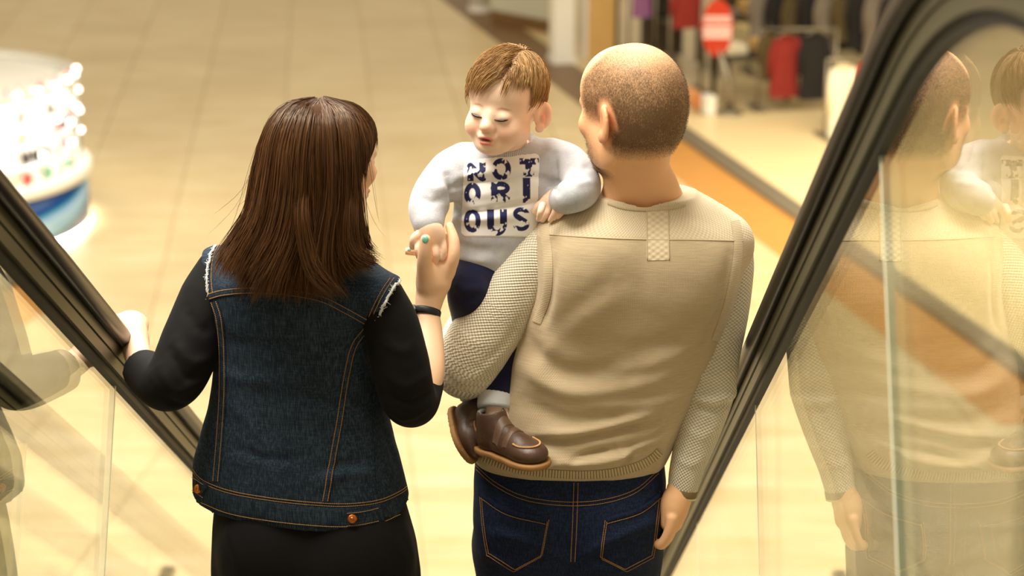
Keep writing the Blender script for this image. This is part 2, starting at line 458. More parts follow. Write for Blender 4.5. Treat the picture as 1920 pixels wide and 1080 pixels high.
    def mesh(s, smooth=2):
        F = s.F; n = s.n; neg = F < 0
        c = np.zeros(tuple(n-1), np.int8)
        for i in (0, 1):
            for j in (0, 1):
                for k in (0, 1): c += neg[i:n[0]-1+i, j:n[1]-1+j, k:n[2]-1+k]
        act = (c > 0) & (c < 8); idx = np.argwhere(act); nv = len(idx)
        ids = np.full(tuple(n-1), -1, np.int32); ids[act] = np.arange(nv)
        acc = np.zeros((nv, 3)); cnt = np.zeros(nv)
        cor = [(i, j, k) for i in (0, 1) for j in (0, 1) for k in (0, 1)]
        val = {q: F[idx[:, 0]+q[0], idx[:, 1]+q[1], idx[:, 2]+q[2]].astype(float) for q in cor}
        for a in cor:
            for d in range(3):
                if a[d]: continue
                b = list(a); b[d] = 1; b = tuple(b); va, vb = val[a], val[b]; m = (va < 0) != (vb < 0)
                t = np.where(m, va/np.where(m, va-vb, 1), 0); p = np.tile(np.array(a, float), (nv, 1)); p[:, d] += t
                acc[m] += p[m]; cnt[m] += 1
        V = s.lo+(idx+acc/np.maximum(cnt, 1)[:, None])*s.h
        Q = []
        for d in range(3):
            e = [(d+1) % 3, (d+2) % 3]
            sl0 = [slice(1, n[q]-1) for q in range(3)]; sl0[d] = slice(0, n[d]-1); sl1 = list(sl0); sl1[d] = slice(1, n[d])
            a, b = neg[tuple(sl0)], neg[tuple(sl1)]; m = np.argwhere(a != b)
            if not len(m): continue
            o = np.array([1, 1, 1]); o[d] = 0; g = m+o; inn = a[m[:, 0], m[:, 1], m[:, 2]]
            def cell(da, db):
                w = g.copy(); w[:, e[0]] -= da; w[:, e[1]] -= db; return ids[w[:, 0], w[:, 1], w[:, 2]]
            q = np.stack([cell(1, 1), cell(0, 1), cell(0, 0), cell(1, 0)], 1); q[~inn] = q[~inn][:, ::-1]; Q.append(q)
        Q = np.vstack(Q)
        for _ in range(smooth): V = lap(V, Q, .5)
        return V, Q
def lap(V, Q, f):
    A = np.zeros_like(V); c = np.zeros(len(V))
    for i in range(4):
        for j in (1, 3):
            a = Q[:, i]; b = Q[:, (i+j) % 4]
            for d in range(3): A[:, d] += np.bincount(a, V[b, d], len(V))
            c += np.bincount(a, minlength=len(V))
    return V+(A/np.maximum(c, 1)[:, None]-V)*f
def normals(V, Q):
    fn = np.cross(V[Q[:, 2]]-V[Q[:, 0]], V[Q[:, 3]]-V[Q[:, 1]]); N = np.zeros_like(V)
    for i in range(4):
        for d in range(3): N[:, d] += np.bincount(Q[:, i], fn[:, d], len(V))
    return N/(np.linalg.norm(N, axis=1, keepdims=True)+1e-12)
def join(parts):
    V = []; Q = []; b = 0
    for v, q in parts: V.append(v); Q.append(q+b); b += len(v)
    return np.vstack(V), np.vstack(Q)
def bvh_of(V, Q): return BVHTree.FromPolygons([tuple(p) for p in V.tolist()], Q.tolist())
def hit(bvh, px, py, off=0.0):                 # lay a detail on a finished surface
    d = Vector(ray(px, py)).normalized(); loc, nn, i, dist = bvh.ray_cast(Vector(CAM), d)
    if loc is None: return None
    if nn.dot(d) > 0: nn = -nn
    return np.array(loc+nn*off)
def polyhits(bvh, pts, off=.001, step=7):
    pts = np.asarray(pts, float); P = catmull(pts, 10); L = np.concatenate([[0], np.cumsum(np.linalg.norm(np.diff(P, axis=0), axis=1))])
    n = max(3, int(L[-1]/step)); s = np.linspace(0, L[-1], n); X = np.interp(s, L, P[:, 0]); Y = np.interp(s, L, P[:, 1])
    out = [hit(bvh, a, b, off) for a, b in zip(X, Y)]
    return np.array([p for p in out if p is not None])
def seg_dist(V, a, b):
    ab = b-a; t = np.clip(((V-a)@ab)/max(ab@ab, 1e-9), 0, 1); return np.linalg.norm(V-a-t[:, None]*ab, axis=1)
def folds(V, Q, bvh, lines, amp=.004, wid=.012):
    """cloth folds: raised (amp > 0) or sunk ridges along lines drawn over the garment"""
    N = normals(V, Q); D = np.zeros(len(V))
    for ln in lines:
        pts, a, w = ln[0], (ln[1] if len(ln) > 1 else amp), (ln[2] if len(ln) > 2 else wid)
        P = polyhits(bvh, pts, 0, 14)
        if len(P) < 2: continue
        lo, hi = P.min(0)-3*w, P.max(0)+3*w; m = np.all((V > lo) & (V < hi), 1)
        if not m.any(): continue
        d = np.min([seg_dist(V[m], p, q) for p, q in zip(P[:-1], P[1:])], axis=0)
        # taper towards both ends
        e = np.minimum(np.linalg.norm(V[m]-P[0], axis=1), np.linalg.norm(V[m]-P[-1], axis=1)); L = np.linalg.norm(np.diff(P, axis=0), axis=1).sum()
        D[m] += a*np.exp(-(d/w)**2)*np.clip(.35+e/(.3*L), 0, 1)
    return V+N*D[:, None]
def vnoise(P, scale, seed=0):
    """cheap smooth noise from a few rotated sines"""
    rs = np.random.RandomState(seed); o = np.zeros(len(P))
    for k in range(7):
        d = rs.normal(size=3); d /= np.linalg.norm(d); o += np.sin(P@d*scale*(1+.35*k)+rs.uniform(0, 6.28))/(1+.35*k)
    return o/3.2
def along(V, P):
    """for points near the polyline P: (length along, angle round it)"""
    P = np.asarray(P); best = np.full(len(V), 9.); S_ = np.zeros(len(V)); A = np.zeros(len(V)); L = 0
    for a, b in zip(P[:-1], P[1:]):
        ab = b-a; l = np.linalg.norm(ab); t = ((V-a)@ab)/(l*l); tc = np.clip(t, -.0, 1.); w = V-a-tc[:, None]*ab; d = np.linalg.norm(w, axis=1); m = d < best
        u = ab/l; e1 = np.cross(u, (0, 1, 0)); e1 /= np.linalg.norm(e1); e2 = np.cross(u, e1)
        best[m] = d[m]; S_[m] = (L+tc*l)[m]; A[m] = np.arctan2(w@e2, w@e1)[m]; L += l
    return S_, A, best
# ================================================================== people: shared pieces
def Rz(a): c, s = math.cos(a), math.sin(a); return np.array([[c, -s, 0], [s, c, 0], [0, 0, 1.]])
def Rx(a): c, s = math.cos(a), math.sin(a); return np.array([[1., 0, 0], [0, c, -s], [0, s, c]])
def Ry(a): c, s = math.cos(a), math.sin(a); return np.array([[c, 0, s], [0, 1., 0], [-s, 0, c]])
def row(py, xl, xr, yc, db, df, tw=0.0):
    a = W(xl, py, yc); b = W(xr, py, yc); return ((a[2]+b[2])/2, (a[0]+b[0])/2, yc, (b[0]-a[0])/2, db, df, tw)

def skin_mat():
    t = NT('skin'); at = t.at('tint'); n = t.noise(t.obj(), 60, 4)
    c = t.mix(t.math('MULTIPLY', n, .12), at.outputs['Vector'], lin((232, 150, 112)))
    t.base(c); t.b.inputs['Roughness'].default_value = .48; t.b.inputs['Specular IOR Level'].default_value = .4
    t.b.inputs['Subsurface Weight'].default_value = .18; t.b.inputs['Subsurface Radius'].default_value = (.9, .35, .18); t.b.inputs['Subsurface Scale'].default_value = .006
    t.bump(t.noise(t.obj(), 700, 3), .12, .0006); return t.m
M_skin = skin_mat()
def head_sdf(v, c, R, s=1.0, jaw=1.0, closed=False):
    """adult head: origin between the ears at eye level, x right, y forward, z up"""
    E = lambda p, r, k=.02, op='add', rot=None: v.ell(c+R@(np.array(p)*s), np.array(r)*s, R if rot is None else R@rot, k*s, op)
    C = lambda a, b, ra, rb, k=.01, op='add': v.cone(c+R@(np.array(a)*s), c+R@(np.array(b)*s), ra*s, rb*s, k*s, op)
    E((0, -.008, .034), (.076, .099, .086), 0)
    E((0, -.04, -.005), (.064, .058, .066), .03)
    E((0, .048, .036), (.062, .047, .062), .03)
    E((0, .045, -.03), (.059, .045, .062), .025)
    E((0, .040, -.076), (.052*jaw, .046, .038), .025)
    E((0, .078, -.102), (.024*jaw, .018, .018), .022)
    for q in (-1, 1):
        E((q*.045, .062, -.024), (.022, .022, .02), .02)
        E((q*.058, .012, -.06), (.014, .034, .034), .025)
        E((q*.031, .098, -.004), (.019, .014, .012), .014, 'sub')
        E((q*.031, .080, -.004), (.0135, .0135, .0115), .003)
        C((q*.042, .083, .015), (q*.012, .094, .013), .007, .007, .012)
        # ear: rim, bowl and lobe
        rr = Rz(q*.42)
        E((q*.081, -.014, -.008), (.006, .019, .032), .005, rot=rr)
        E((q*.086, -.007, -.006), (.006, .011, .02), .004, 'sub', rr)
        E((q*.078, -.002, -.034), (.006, .010, .011), .006, rot=rr)
    C((0, .093, .004), (0, .114, -.032), .008, .0105, .012)
    for q in (-1, 1): E((q*.011, .104, -.037), (.0085, .010, .0075), .006)
    E((0, .092, -.066), (.023, .011, .0065), .006); E((0, .090, -.076), (.020, .011, .0075), .006)
    E((0, .102, -.071), (.019, .006, .0014), .002, 'sub')
    return E, C
def hand_sdf(v, w, fy, nz, s=1.0, thumb=1, curl=(.5, .5, .5, .5), spread=.10, tcurl=.4, k=.008):
    """wrist w, finger direction fy, back-of-hand normal nz; thumb on the +x (thumb = 1) or -x side"""
    fy = np.asarray(fy, float); fy /= np.linalg.norm(fy); nz = np.asarray(nz, float); nz -= fy*(nz@fy); nz /= np.linalg.norm(nz)
    fx = np.cross(fy, nz)*thumb; B = np.stack([fx, fy, nz], 1); L = lambda p: w+B@(np.array(p)*s)
    for x in (-.028, -.010, .010, .027): v.cone(L((x*.62, .005, 0)), L((x, .085, 0)), .0155*s, .0125*s, .018*s)
    lens = ((.036, .023, .019), (.043, .027, .020), (.046, .029, .021), (.040, .025, .020)); tips = []
    for i, x in enumerate((-.030, -.010, .011, .030)):
        p = np.array([x, .088-.006*abs(i-2), 0.]); a = 0.0; P = [L(p-np.array([0, .01, 0]))]; sp = (i-1.5)*spread
        P.append(L(p))
        for j, l in enumerate(lens[i]):
            a += curl[i]*(.8, 1.1, .8)[j]; p = p+l*np.array([math.sin(sp)*math.cos(a), math.cos(sp)*math.cos(a), -math.sin(a)]); P.append(L(p))
        v.chain(P, [.0105*s, .0102*s, .0095*s, .0088*s, .0072*s], .005*s, 3); tips.append(P[-1])
    p = np.array([.024, .02, -.004]); P = [L(p)]
    for l, (ax, az) in zip((.040, .032, .026), ((.75, .25), (.55, .45), (.35, .45+tcurl*.5))):
        p = p+l*np.array([math.sin(ax)*math.cos(az*tcurl*2), math.cos(ax)*math.cos(az*tcurl*2), -math.sin(az*tcurl*2)]); P.append(L(p))
    v.chain(P, [.017*s, .0125*s, .0112*s, .0085*s], .012*s, 3); tips.append(P[-1]); return tips
def cloth_mat(name, ca, cb, pitch=(.0075, .006), kind='honey', rough=.9, bump=.8, dist=.002, sheen=.25, yoke=False, var=.12):
    """knits and weaves; 'uv' attribute holds metres along and across the cloth"""
    t = NT(name); ca, cb = lin(ca), lin(cb); uv = t.at('knit_co'); sep = t.n('ShaderNodeSeparateXYZ'); t.l(uv.outputs['Vector'], sep.inputs[0])
    u, w_ = sep.outputs[0], sep.outputs[1]; tp = 2*math.pi
    def wave(q, p): return t.math('SINE', t.math('MULTIPLY', q, tp/p))
    honey = t.math('MULTIPLY_ADD', t.math('MULTIPLY', wave(u, pitch[0]*2), wave(w_, pitch[1]*2)), .5, .5)
    obj = t.obj(); n1 = t.noise(obj, 14, 4)
    mp = t.n('ShaderNodeMapping'); t.l(uv.outputs['Vector'], mp.inputs[0]); mp.inputs['Scale'].default_value = (30, 420, 60)
    strea = t.noise(mp.outputs[0], 1.0, 3)           # heathered horizontal threads
    fine = t.math('MULTIPLY_ADD', wave(u, .0022), .5, .5)
    if kind == 'honey': h = honey
    elif kind == 'fine': h = t.math('ADD', t.math('MULTIPLY', strea, .7), t.math('MULTIPLY', fine, .3))
    elif kind == 'rib': h = t.math('MULTIPLY_ADD', wave(u, pitch[0]), .5, .5)
    if yoke:
        ym = t.at('yoke').outputs['Fac']; h = t.math('ADD', t.math('MULTIPLY', h, t.math('SUBTRACT', 1.0, ym)), t.math('MULTIPLY', honey, ym))
    c = t.mix(t.math('SMOOTH_MIN', t.math('MULTIPLY_ADD', h, 1.25, -.12), 1.0, .1), cb, ca)  # honeycomb: shade in the gaps between stitches is painted with the darker colour
    if yoke: c = t.mix(t.math('MULTIPLY', ym, .45), c, lin((236, 222, 190)))
    c = t.mix(t.math('MULTIPLY', n1, var), c, cb)
    t.base(c); t.b.inputs['Roughness'].default_value = rough; t.b.inputs['Specular IOR Level'].default_value = .2
    t.b.inputs['Sheen Weight'].default_value = sheen; t.b.inputs['Sheen Roughness'].default_value = .5
    t.bump(h, bump, dist); return t.m
def plain_cloth(name, c, rough=.9, var=.15, scale=30, wv=.0012, bump=.25, sheen=.2, cb=None):
    t = NT(name); c = lin(c); cb = lin(cb) if cb else tuple(q*(1-var*2) for q in c); co = t.obj()
    t.base(t.mix(t.noise(co, scale, 5), cb, c)); t.b.inputs['Roughness'].default_value = rough; t.b.inputs['Specular IOR Level'].default_value = .2
    t.b.inputs['Sheen Weight'].default_value = sheen
    n2 = t.noise(co, 900, 2); t.bump(n2, bump, .0012); return t.m
def denim_mat(name, dark, light, fade=.5, wear=None):
    t = NT(name); co = t.obj(); dark, light = lin(dark), lin(light)
    mp = t.n('ShaderNodeMapping'); t.l(co, mp.inputs[0]); mp.inputs['Scale'].default_value = (620, 620, 45)
    thr = t.noise(mp.outputs[0], 1.0, 2)
    mp2 = t.n('ShaderNodeMapping'); t.l(co, mp2.inputs[0]); mp2.inputs['Scale'].default_value = (45, 45, 700)
    thr2 = t.noise(mp2.outputs[0], 1.0, 2); blot = t.noise(co, 7, 4, .6)
    f = t.math('ADD', t.math('MULTIPLY', t.math('SUBTRACT', thr, .42), 1.5), t.math('MULTIPLY', t.math('SUBTRACT', thr2, .5), .7))
    f = t.math('ADD', f, t.math('MULTIPLY', t.math('SUBTRACT', blot, .5), fade), clamp=True)
    t.base(t.mix(f, dark, light)); t.b.inputs['Roughness'].default_value = .85; t.b.inputs['Specular IOR Level'].default_value = .25
    t.bump(t.math('ADD', thr, thr2), .35, .001); return t.m
M_thread = mat('topstitch_thread', (176, 128, 66), .8)
M_threadw = mat('white_thread', (225, 222, 210), .8)
def sweater_uv(V, cx, cy):             # (distance round, height) for upright garments
    a = np.arctan2(V[:, 0]-cx, -(V[:, 1]-cy)); return np.stack([a*.17, V[:, 2], np.zeros(len(V))], 1)
def arm_uv(V, path, r):
    s_, a, d = along(V, path); return np.stack([a*r, s_, np.zeros(len(V))], 1)
def stitch(name, bvh, pts, m, parent, r=.0009, off=.0009, dash=True, step=5):
    """a row of thread stitches lying on a garment"""
    P = polyhits(bvh, pts, off, step)
    if len(P) < 2: return
    mb = MB()
    if dash:
        L = np.concatenate([[0], np.cumsum(np.linalg.norm(np.diff(P, axis=0), axis=1))]); s0 = 0.0
        I = lambda q: np.array([np.interp(q, L, P[:, d]) for d in range(3)])
        while s0 < L[-1]-.002:
            mb.tube([I(s0), I(s0+.0013), I(s0+.0026)], [r*.6, r, r*.6], 4); s0 += .0033
    else: mb.tube(P, r, 4)
    return mb.obj(name, m, parent, True)
def strip(name, bvh, pts, w, m, parent, off=.0012, up=.0012, n=3, step=6, uvp=None):
    """a flat band of cloth along a line drawn over a garment"""
    pts = np.asarray(pts, float); C = catmull(pts, 10); T = np.gradient(C, axis=0); T /= np.linalg.norm(T, axis=1, keepdims=True); Nn = np.stack([-T[:, 1], T[:, 0]], 1)
    L = np.concatenate([[0], np.cumsum(np.linalg.norm(np.diff(C, axis=0), axis=1))]); q = max(3, int(L[-1]/step)); ss = np.linspace(0, L[-1], q)
    Ci = np.stack([np.interp(ss, L, C[:, d]) for d in (0, 1)], 1); Ni = np.stack([np.interp(ss, L, Nn[:, d]) for d in (0, 1)], 1)
    V = []; ok = []
    for c, nn in zip(Ci, Ni):
        ring = []
        for j in range(n):
            f = (j/(n-1)-.5)*w; o = off+(up if 0 < j < n-1 else up*.4); p = hit(bvh, c[0]+nn[0]*f, c[1]+nn[1]*f, o); ring.append(p)
        if any(p is None for p in ring): continue
        V += ring
    if len(V) < 2*n: return None
    k = len(V)//n; F = [(i*n+j, i*n+j+1, (i+1)*n+j+1, (i+1)*n+j) for i in range(k-1) for j in range(n-1)]
    me = mesh_np(name, V, F); 
    sv = np.repeat(np.arange(k)*step/1000., n); jv = np.tile(np.arange(n)/(n-1)*w/1000., k)
    attr(me, 'knit_co', np.stack([sv, jv, sv*0], 1)); o = link(name, me, m, parent)
    return o
def person(x, y, z, label):
    return empty('person', (x, y, z), label=label, cat='person')
# ================================================================== the person in the beige sweater (seen from behind)
Z_STEP = 3.53
man = person(.1, 3.62, Z_STEP, 'person with close-cropped hair in a beige knitted sweater and blue jeans, carrying the toddler')
YM = 3.68
def make_man():
    P = lambda x, y, d=YM: W(x, y, d)
    # ---- head, neck, hands (skin)
    hc = P(1188, 209, 3.63); HR = Rz(math.radians(40))@Rx(math.radians(-4))
    v = Vol(P(1060, 60, 3.6)+np.array([0, -.25, -.46]), P(1310, 60, 3.6)+np.array([.02, .25, .04]), .0026)
    head_sdf(v, hc, HR, 1.035, 1.08)
    nb = P(1204, 415, 3.705)
    v.chain([hc+HR@np.array([0, -.03, -.03]), P(1196, 310, 3.648), P(1202, 360, 3.676), nb], [.058, .056, .056, .058], .02)
    for sx in (1120, 1290): v.cone(P(1203+(sx-1203)*.35, 350, 3.66), P(1203+(sx-1203)*.8, 425, 3.69), .034, .036, .03)
    head = v.mesh(2)
    parts = [head]
    v = Vol(P(1225, 905, 3.6)+np.array([-.09, -.12, -.2]), P(1290, 905, 3.6)+np.array([.09, .12, .12]), .0024)
    v.chain([P(1279, 880, 3.62), P(1275, 925, 3.61), P(1266, 945, 3.605)], [.024, .024, .026], .01)
    v.chain([P(1267, 935, 3.605), P(1263, 962, 3.60), P(1259, 978, 3.60)], [.0235, .0245, .022], .012, 4)
    v.chain([P(1266, 940, 3.635), P(1258, 972, 3.64)], [.022, .022], .012, 2)
    for i, (dx, dd, r_) in enumerate(((1, -.022, .0098), (3, -.003, .0108), (3, .018, .011), (2, .039, .0108))):
        v.chain([P(1259+dx, 972, 3.60+dd), P(1255+dx, 992, 3.598+dd), P(1247+dx, 1010, 3.60+dd), P(1236+dx, 1021, 3.605+dd), P(1228+dx, 1016, 3.61+dd)], [r_*1.15, r_*1.08, r_, r_*.95, r_*.8], .003, 4)
    v.chain([P(1252, 945, 3.655), P(1244, 972, 3.672), P(1238, 998, 3.675)], [.014, .0115, .009], .01, 4)
    parts.append(v.mesh(2))
    wr = P(905, 585, 3.93)
    v = Vol(wr-.2, wr+.2, .004); v.cone(P(885, 610, 3.82), wr, .034, .03)
    hand_sdf(v, wr, (.9, .1, .1), (0, -.2, -1), 1.05, 1, (.3,)*4)
    parts.append(v.mesh(2))
    # trunk and legs under the clothes
    v = Vol((-.35, 3.4, Z_STEP+.03), (.55, 3.98, 4.98), .008)
    v.loft([row(900, 915, 1225, YM, .09, .1), row(700, 985, 1300, YM, .08, .09), row(480, 1030, 1375, YM, .085, .08), row(400, 1120, 1290, YM, .04, .05)], .02)
    for sx, hx, ax in ((-1, 985, 980), (1, 1145, 1120)):
        h_ = P(hx, 1010); kn = np.array([P(ax, 1080)[0], 3.70, 4.02]); an = np.array([P(ax, 1080)[0], 3.62, Z_STEP+.09])
        v.cone(h_, kn, .075, .05, .02).cone(kn, an, .048, .036, .01).cone(an, an+np.array([0, .14, -.035]), .03, .026, .01)
    v.chain([P(1040, 450), P(960, 560), P(882, 685, 3.66)], [.045, .05, .04], .02).chain([P(882, 685, 3.66), P(880, 625, 3.8), wr], [.04, .04, .03], .01)
    v.chain([P(1370, 455), P(1352, 590), P(1325, 720, 3.66), P(1279, 890, 3.62)], [.045, .045, .036, .022], .02)
    parts.append(v.mesh(1))
    V, Q = join(parts); n0 = len(head[0])
    # skin tones: cropped hair, stubble, lips
    t = np.tile(np.array(lin((246, 194, 146))), (len(V), 1)); H = (V-hc)@HR/1.035
    hm = np.zeros(len(V)); i = np.arange(len(V)) < n0
    x, y, z = H.T
    front = .066-.035*np.clip((z-.06)/.05, 0, 1)         # receding hairline
    lowl = -.078+.03*np.clip(y/.02+1, 0, 1)+.028*np.clip((y+.01)/.02, 0, 1)
    hm = np.clip((front-y)/.016, 0, 1)*np.clip((z-lowl)/.035, 0, 1)
    top = np.exp(-((x-.012)**2+(y+.035)**2)/.0032)*np.clip((z-.06)/.03, 0, 1)     # thin crown
    thin = np.clip((z-.085)/.03, 0, 1)*.35
    ear = np.clip((np.abs(x)-.066)/.004, 0, 1)*np.clip((1.15-np.hypot((y+.010)/.026, (z+.010)/.042))/.25, 0, 1)
    hm = hm*(1-.5*top)*(1-thin)*i*(1-ear)*(1+.55*np.clip((.065-z)/.07, 0, 1)*np.clip(-y/.03, 0, 1))
    beard = np.clip((-.028-z)/.03, 0, 1)*np.clip((y-.012)/.03, 0, 1)*i*np.clip((np.abs(x)+.15*0-.0)/.02, .35, 1)
    sp = 1-np.clip((.125+z)/.01, 0, 1)
    beard *= (1-sp)
    lips = np.exp(-((x/.024)**2+((z+.071)/.010)**2+((y-.095)/.02)**2))*i
    red = np.exp(-((np.abs(x)-.08)/.012)**2-((z+.01)/.04)**2)*i*.5
    t += red[:, None]*(np.array(lin((225, 120, 85)))-t); t += lips[:, None]*(np.array(lin((190, 105, 85)))-t)*.8
    mole = P(1189, 327, 3.59); md = np.linalg.norm(V-mole, axis=1)
    me = mesh_np('body', V, Q); attr(me, 'tint', t); attr(me, 'hair', hm); attr(me, 'beard', beard)
    return me, V, Q, hm, beard, normals(V, Q), hc, HR
def stubble_skin():
    t = NT('skin_with_stubble'); at = t.at('tint'); co = t.obj()
    n = t.noise(co, 60, 4); c = t.mix(t.math('MULTIPLY', n, .2), at.outputs['Vector'], lin((226, 150, 100)))
    mp = t.n('ShaderNodeMapping'); t.l(co, mp.inputs[0]); mp.inputs['Scale'].default_value = (560, 560, 240)
    g = t.noise(mp.outputs[0], 1.0, 3); big = t.noise(co, 42, 3)
    hf = t.math('MULTIPLY', t.at('hair').outputs['Fac'], t.math('ADD', t.math('MULTIPLY_ADD', g, 1.6, -.30), t.math('MULTIPLY', big, .5)), clamp=True)
    c = t.mix(t.math('MULTIPLY', hf, .88), c, lin((92, 71, 42)))
    bf = t.math('MULTIPLY', t.at('beard').outputs['Fac'], t.math('MULTIPLY_ADD', g, 1.3, 0.0), clamp=True)
    c = t.mix(t.math('MULTIPLY', bf, .85), c, lin((72, 48, 30)))
    t.base(c); t.b.inputs['Roughness'].default_value = .55; t.b.inputs['Specular IOR Level'].default_value = .3
    t.b.inputs['Subsurface Weight'].default_value = .12; t.b.inputs['Subsurface Radius'].default_value = (.9, .35, .18); t.b.inputs['Subsurface Scale'].default_value = .005
    t.bump(g, .3, .001); return t.m
me, mV, mQ, m_hm, m_bd, mN, m_hc, m_HR = make_man()
link('body', me, stubble_skin(), man)
def short_hair(name, V, N, w, count, length, rad, m, parent, comb, seed=1, jit=.25):
    """a felt of very short hairs standing on the skin where the weight w is high"""
    rs = np.random.RandomState(seed); p = np.clip(w, 0, 1)**1.2; p /= p.sum(); idx = rs.choice(len(V), count, p=p)
    P = V[idx]+rs.normal(size=(count, 3))*.0012; D = N[idx]*.55+np.asarray(comb)+rs.normal(size=(count, 3))*jit; D /= np.linalg.norm(D, axis=1, keepdims=True)
    S_ = np.cross(D, rs.normal(size=(count, 3))); S_ /= np.linalg.norm(S_, axis=1, keepdims=True); l = length*rs.uniform(.6, 1.2, (count, 1))
    VV = np.stack([P-S_*rad, P+S_*rad, P+D*l], 1).reshape(-1, 3); return link(name, mesh_np(name, VV, np.arange(count*3).reshape(-1, 3)), m, parent)
M_hairm = mat('cropped_hair', (80, 58, 33), .6, var=.3, scale=60)
short_hair('hair', mV, mN, m_hm, 26000, .0034, .00017, M_hairm, man, (0, -.15, -.35), 3)
short_hair('beard', mV, mN, m_bd, 4500, .0032, .00016, M_hairm, man, (0, 0, -.4), 4)

# ---- jeans
M_jeans = denim_mat('blue_jeans_denim', (13, 22, 44), (44, 66, 104), .35)
def make_jeans():
    P = lambda x, y, d=YM: W(x, y, d)
    v = Vol((-.22, 3.42, Z_STEP+.05), (.36, 3.92, 4.52), .005)
    v.loft([row(1085, 912, 1219, YM, .098, .09), row(1062, 905, 1226, YM, .112, .10), row(1020, 893, 1236, YM, .125, .11), row(960, 889, 1244, YM, .125, .12), row(900, 888, 1249, YM, .115, .12), row(850, 892, 1244, YM, .108, .115)], 0, p=2.6)
    for hx, bx in ((978, 985), (1150, 1150)):
        h_ = P(hx, 1040); kn = np.array([P(hx+8, 1080)[0], 3.70, 4.02]); an = np.array([P(hx+8, 1080)[0], 3.64, Z_STEP+.07])
        v.cone(h_, kn, .0835, .068, .045).cone(kn, an, .066, .055, .02)
        v.ell(P(bx, 985, 3.615), (.078, .062, .085), k=.05)
    v.cone(P(1066, 1072, 3.55), P(1065, 1190, 3.60), .003, .012, .02, 'sub'); v.cone(P(1066, 1085, 3.66), P(1066, 1200, 3.68), .003, .012, .012, 'sub')
    V, Q = v.mesh(2); b = bvh_of(V, Q)
    V = folds(V, Q, b, [([(930, 1000), (1000, 1018), (1060, 1052)], .005, .010), ([(920, 980), (990, 1002), (1055, 1035)], -.003, .012),
        ([(1235, 975), (1150, 1012), (1075, 1050)], .005, .010), ([(1230, 1000), (1150, 1030), (1085, 1058)], -.003, .010),
        ([(1066, 925), (1066, 990), (1066, 1050)], -.004, .012), ([(905, 1040), (970, 1062), (1030, 1066)], .004, .010), ([(1215, 1050), (1160, 1068), (1100, 1066)], .004, .010)])
    return V, Q
jV, jQ = make_jeans(); jb = bvh_of(jV, jQ)
jo = link('jeans', mesh_np('jeans', jV, jQ), M_jeans, man)
for off in (0, 7):                                       # yoke seam, twin topstitch
    stitch('stitching', jb, [(893, 873+off), (930, 905+off), (985, 931+off), (1060, 941+off), (1130, 937+off), (1190, 918+off), (1235, 880+off)], M_thread, jo)
for dx in (-4, 4): stitch('stitching', jb, [(1080+dx, 905), (1079+dx, 945), (1077+dx, 1000), (1074+dx, 1055)], M_thread, jo)
def pocket(pts, top):
    strip('pocket_edge', jb, top, 9, M_jeans, jo, .0012, .0016, 4)
    po = stitch('stitching', jb, pts, M_thread, jo); stitch('stitching', jb, [(x+(3 if x < 1066 else -3), y-4) for x, y in pts], M_thread, jo)
    stitch('stitching', jb, [(x, y+8) for x, y in top], M_thread, jo)
pocket([(900, 930), (905, 990), (913, 1038), (917, 1043), (958, 1069), (963, 1071), (968, 1069), (1010, 1046), (1014, 1041), (1026, 978)], [(900, 925), (950, 957), (1024, 975)])
pocket([(1240, 925), (1230, 1010), (1225, 1042), (1221, 1047), (1180, 1069), (1175, 1071), (1170, 1069), (1133, 1050), (1129, 1045), (1138, 978)], [(1240, 925), (1200, 955), (1138, 974)])
jl = mat('jeans_belt_loop', (30, 42, 70), .85)
# ---- shoes on the step
M_shoe = mat('dark_shoe_leather', (40, 34, 30), .5)
for ax in (980, 1120):
    x0 = W(ax+5, 1080, YM)[0]
    v = Vol((x0-.07, 3.45, Z_STEP-.01), (x0+.07, 3.84, Z_STEP+.16), .006)
    v.chain([(x0, 3.56, Z_STEP+.045), (x0, 3.66, Z_STEP+.045), (x0, 3.76, Z_STEP+.035)], [.042, .042, .036], 0, 3).cone((x0, 3.6, Z_STEP+.05), (x0, 3.62, Z_STEP+.12), .042, .04, .02).plane((0, 0, Z_STEP+.007), (0, 0, -1))
    V, Q = v.mesh(1); sh = link('shoe', mesh_np('shoe', V, Q), M_shoe, man)

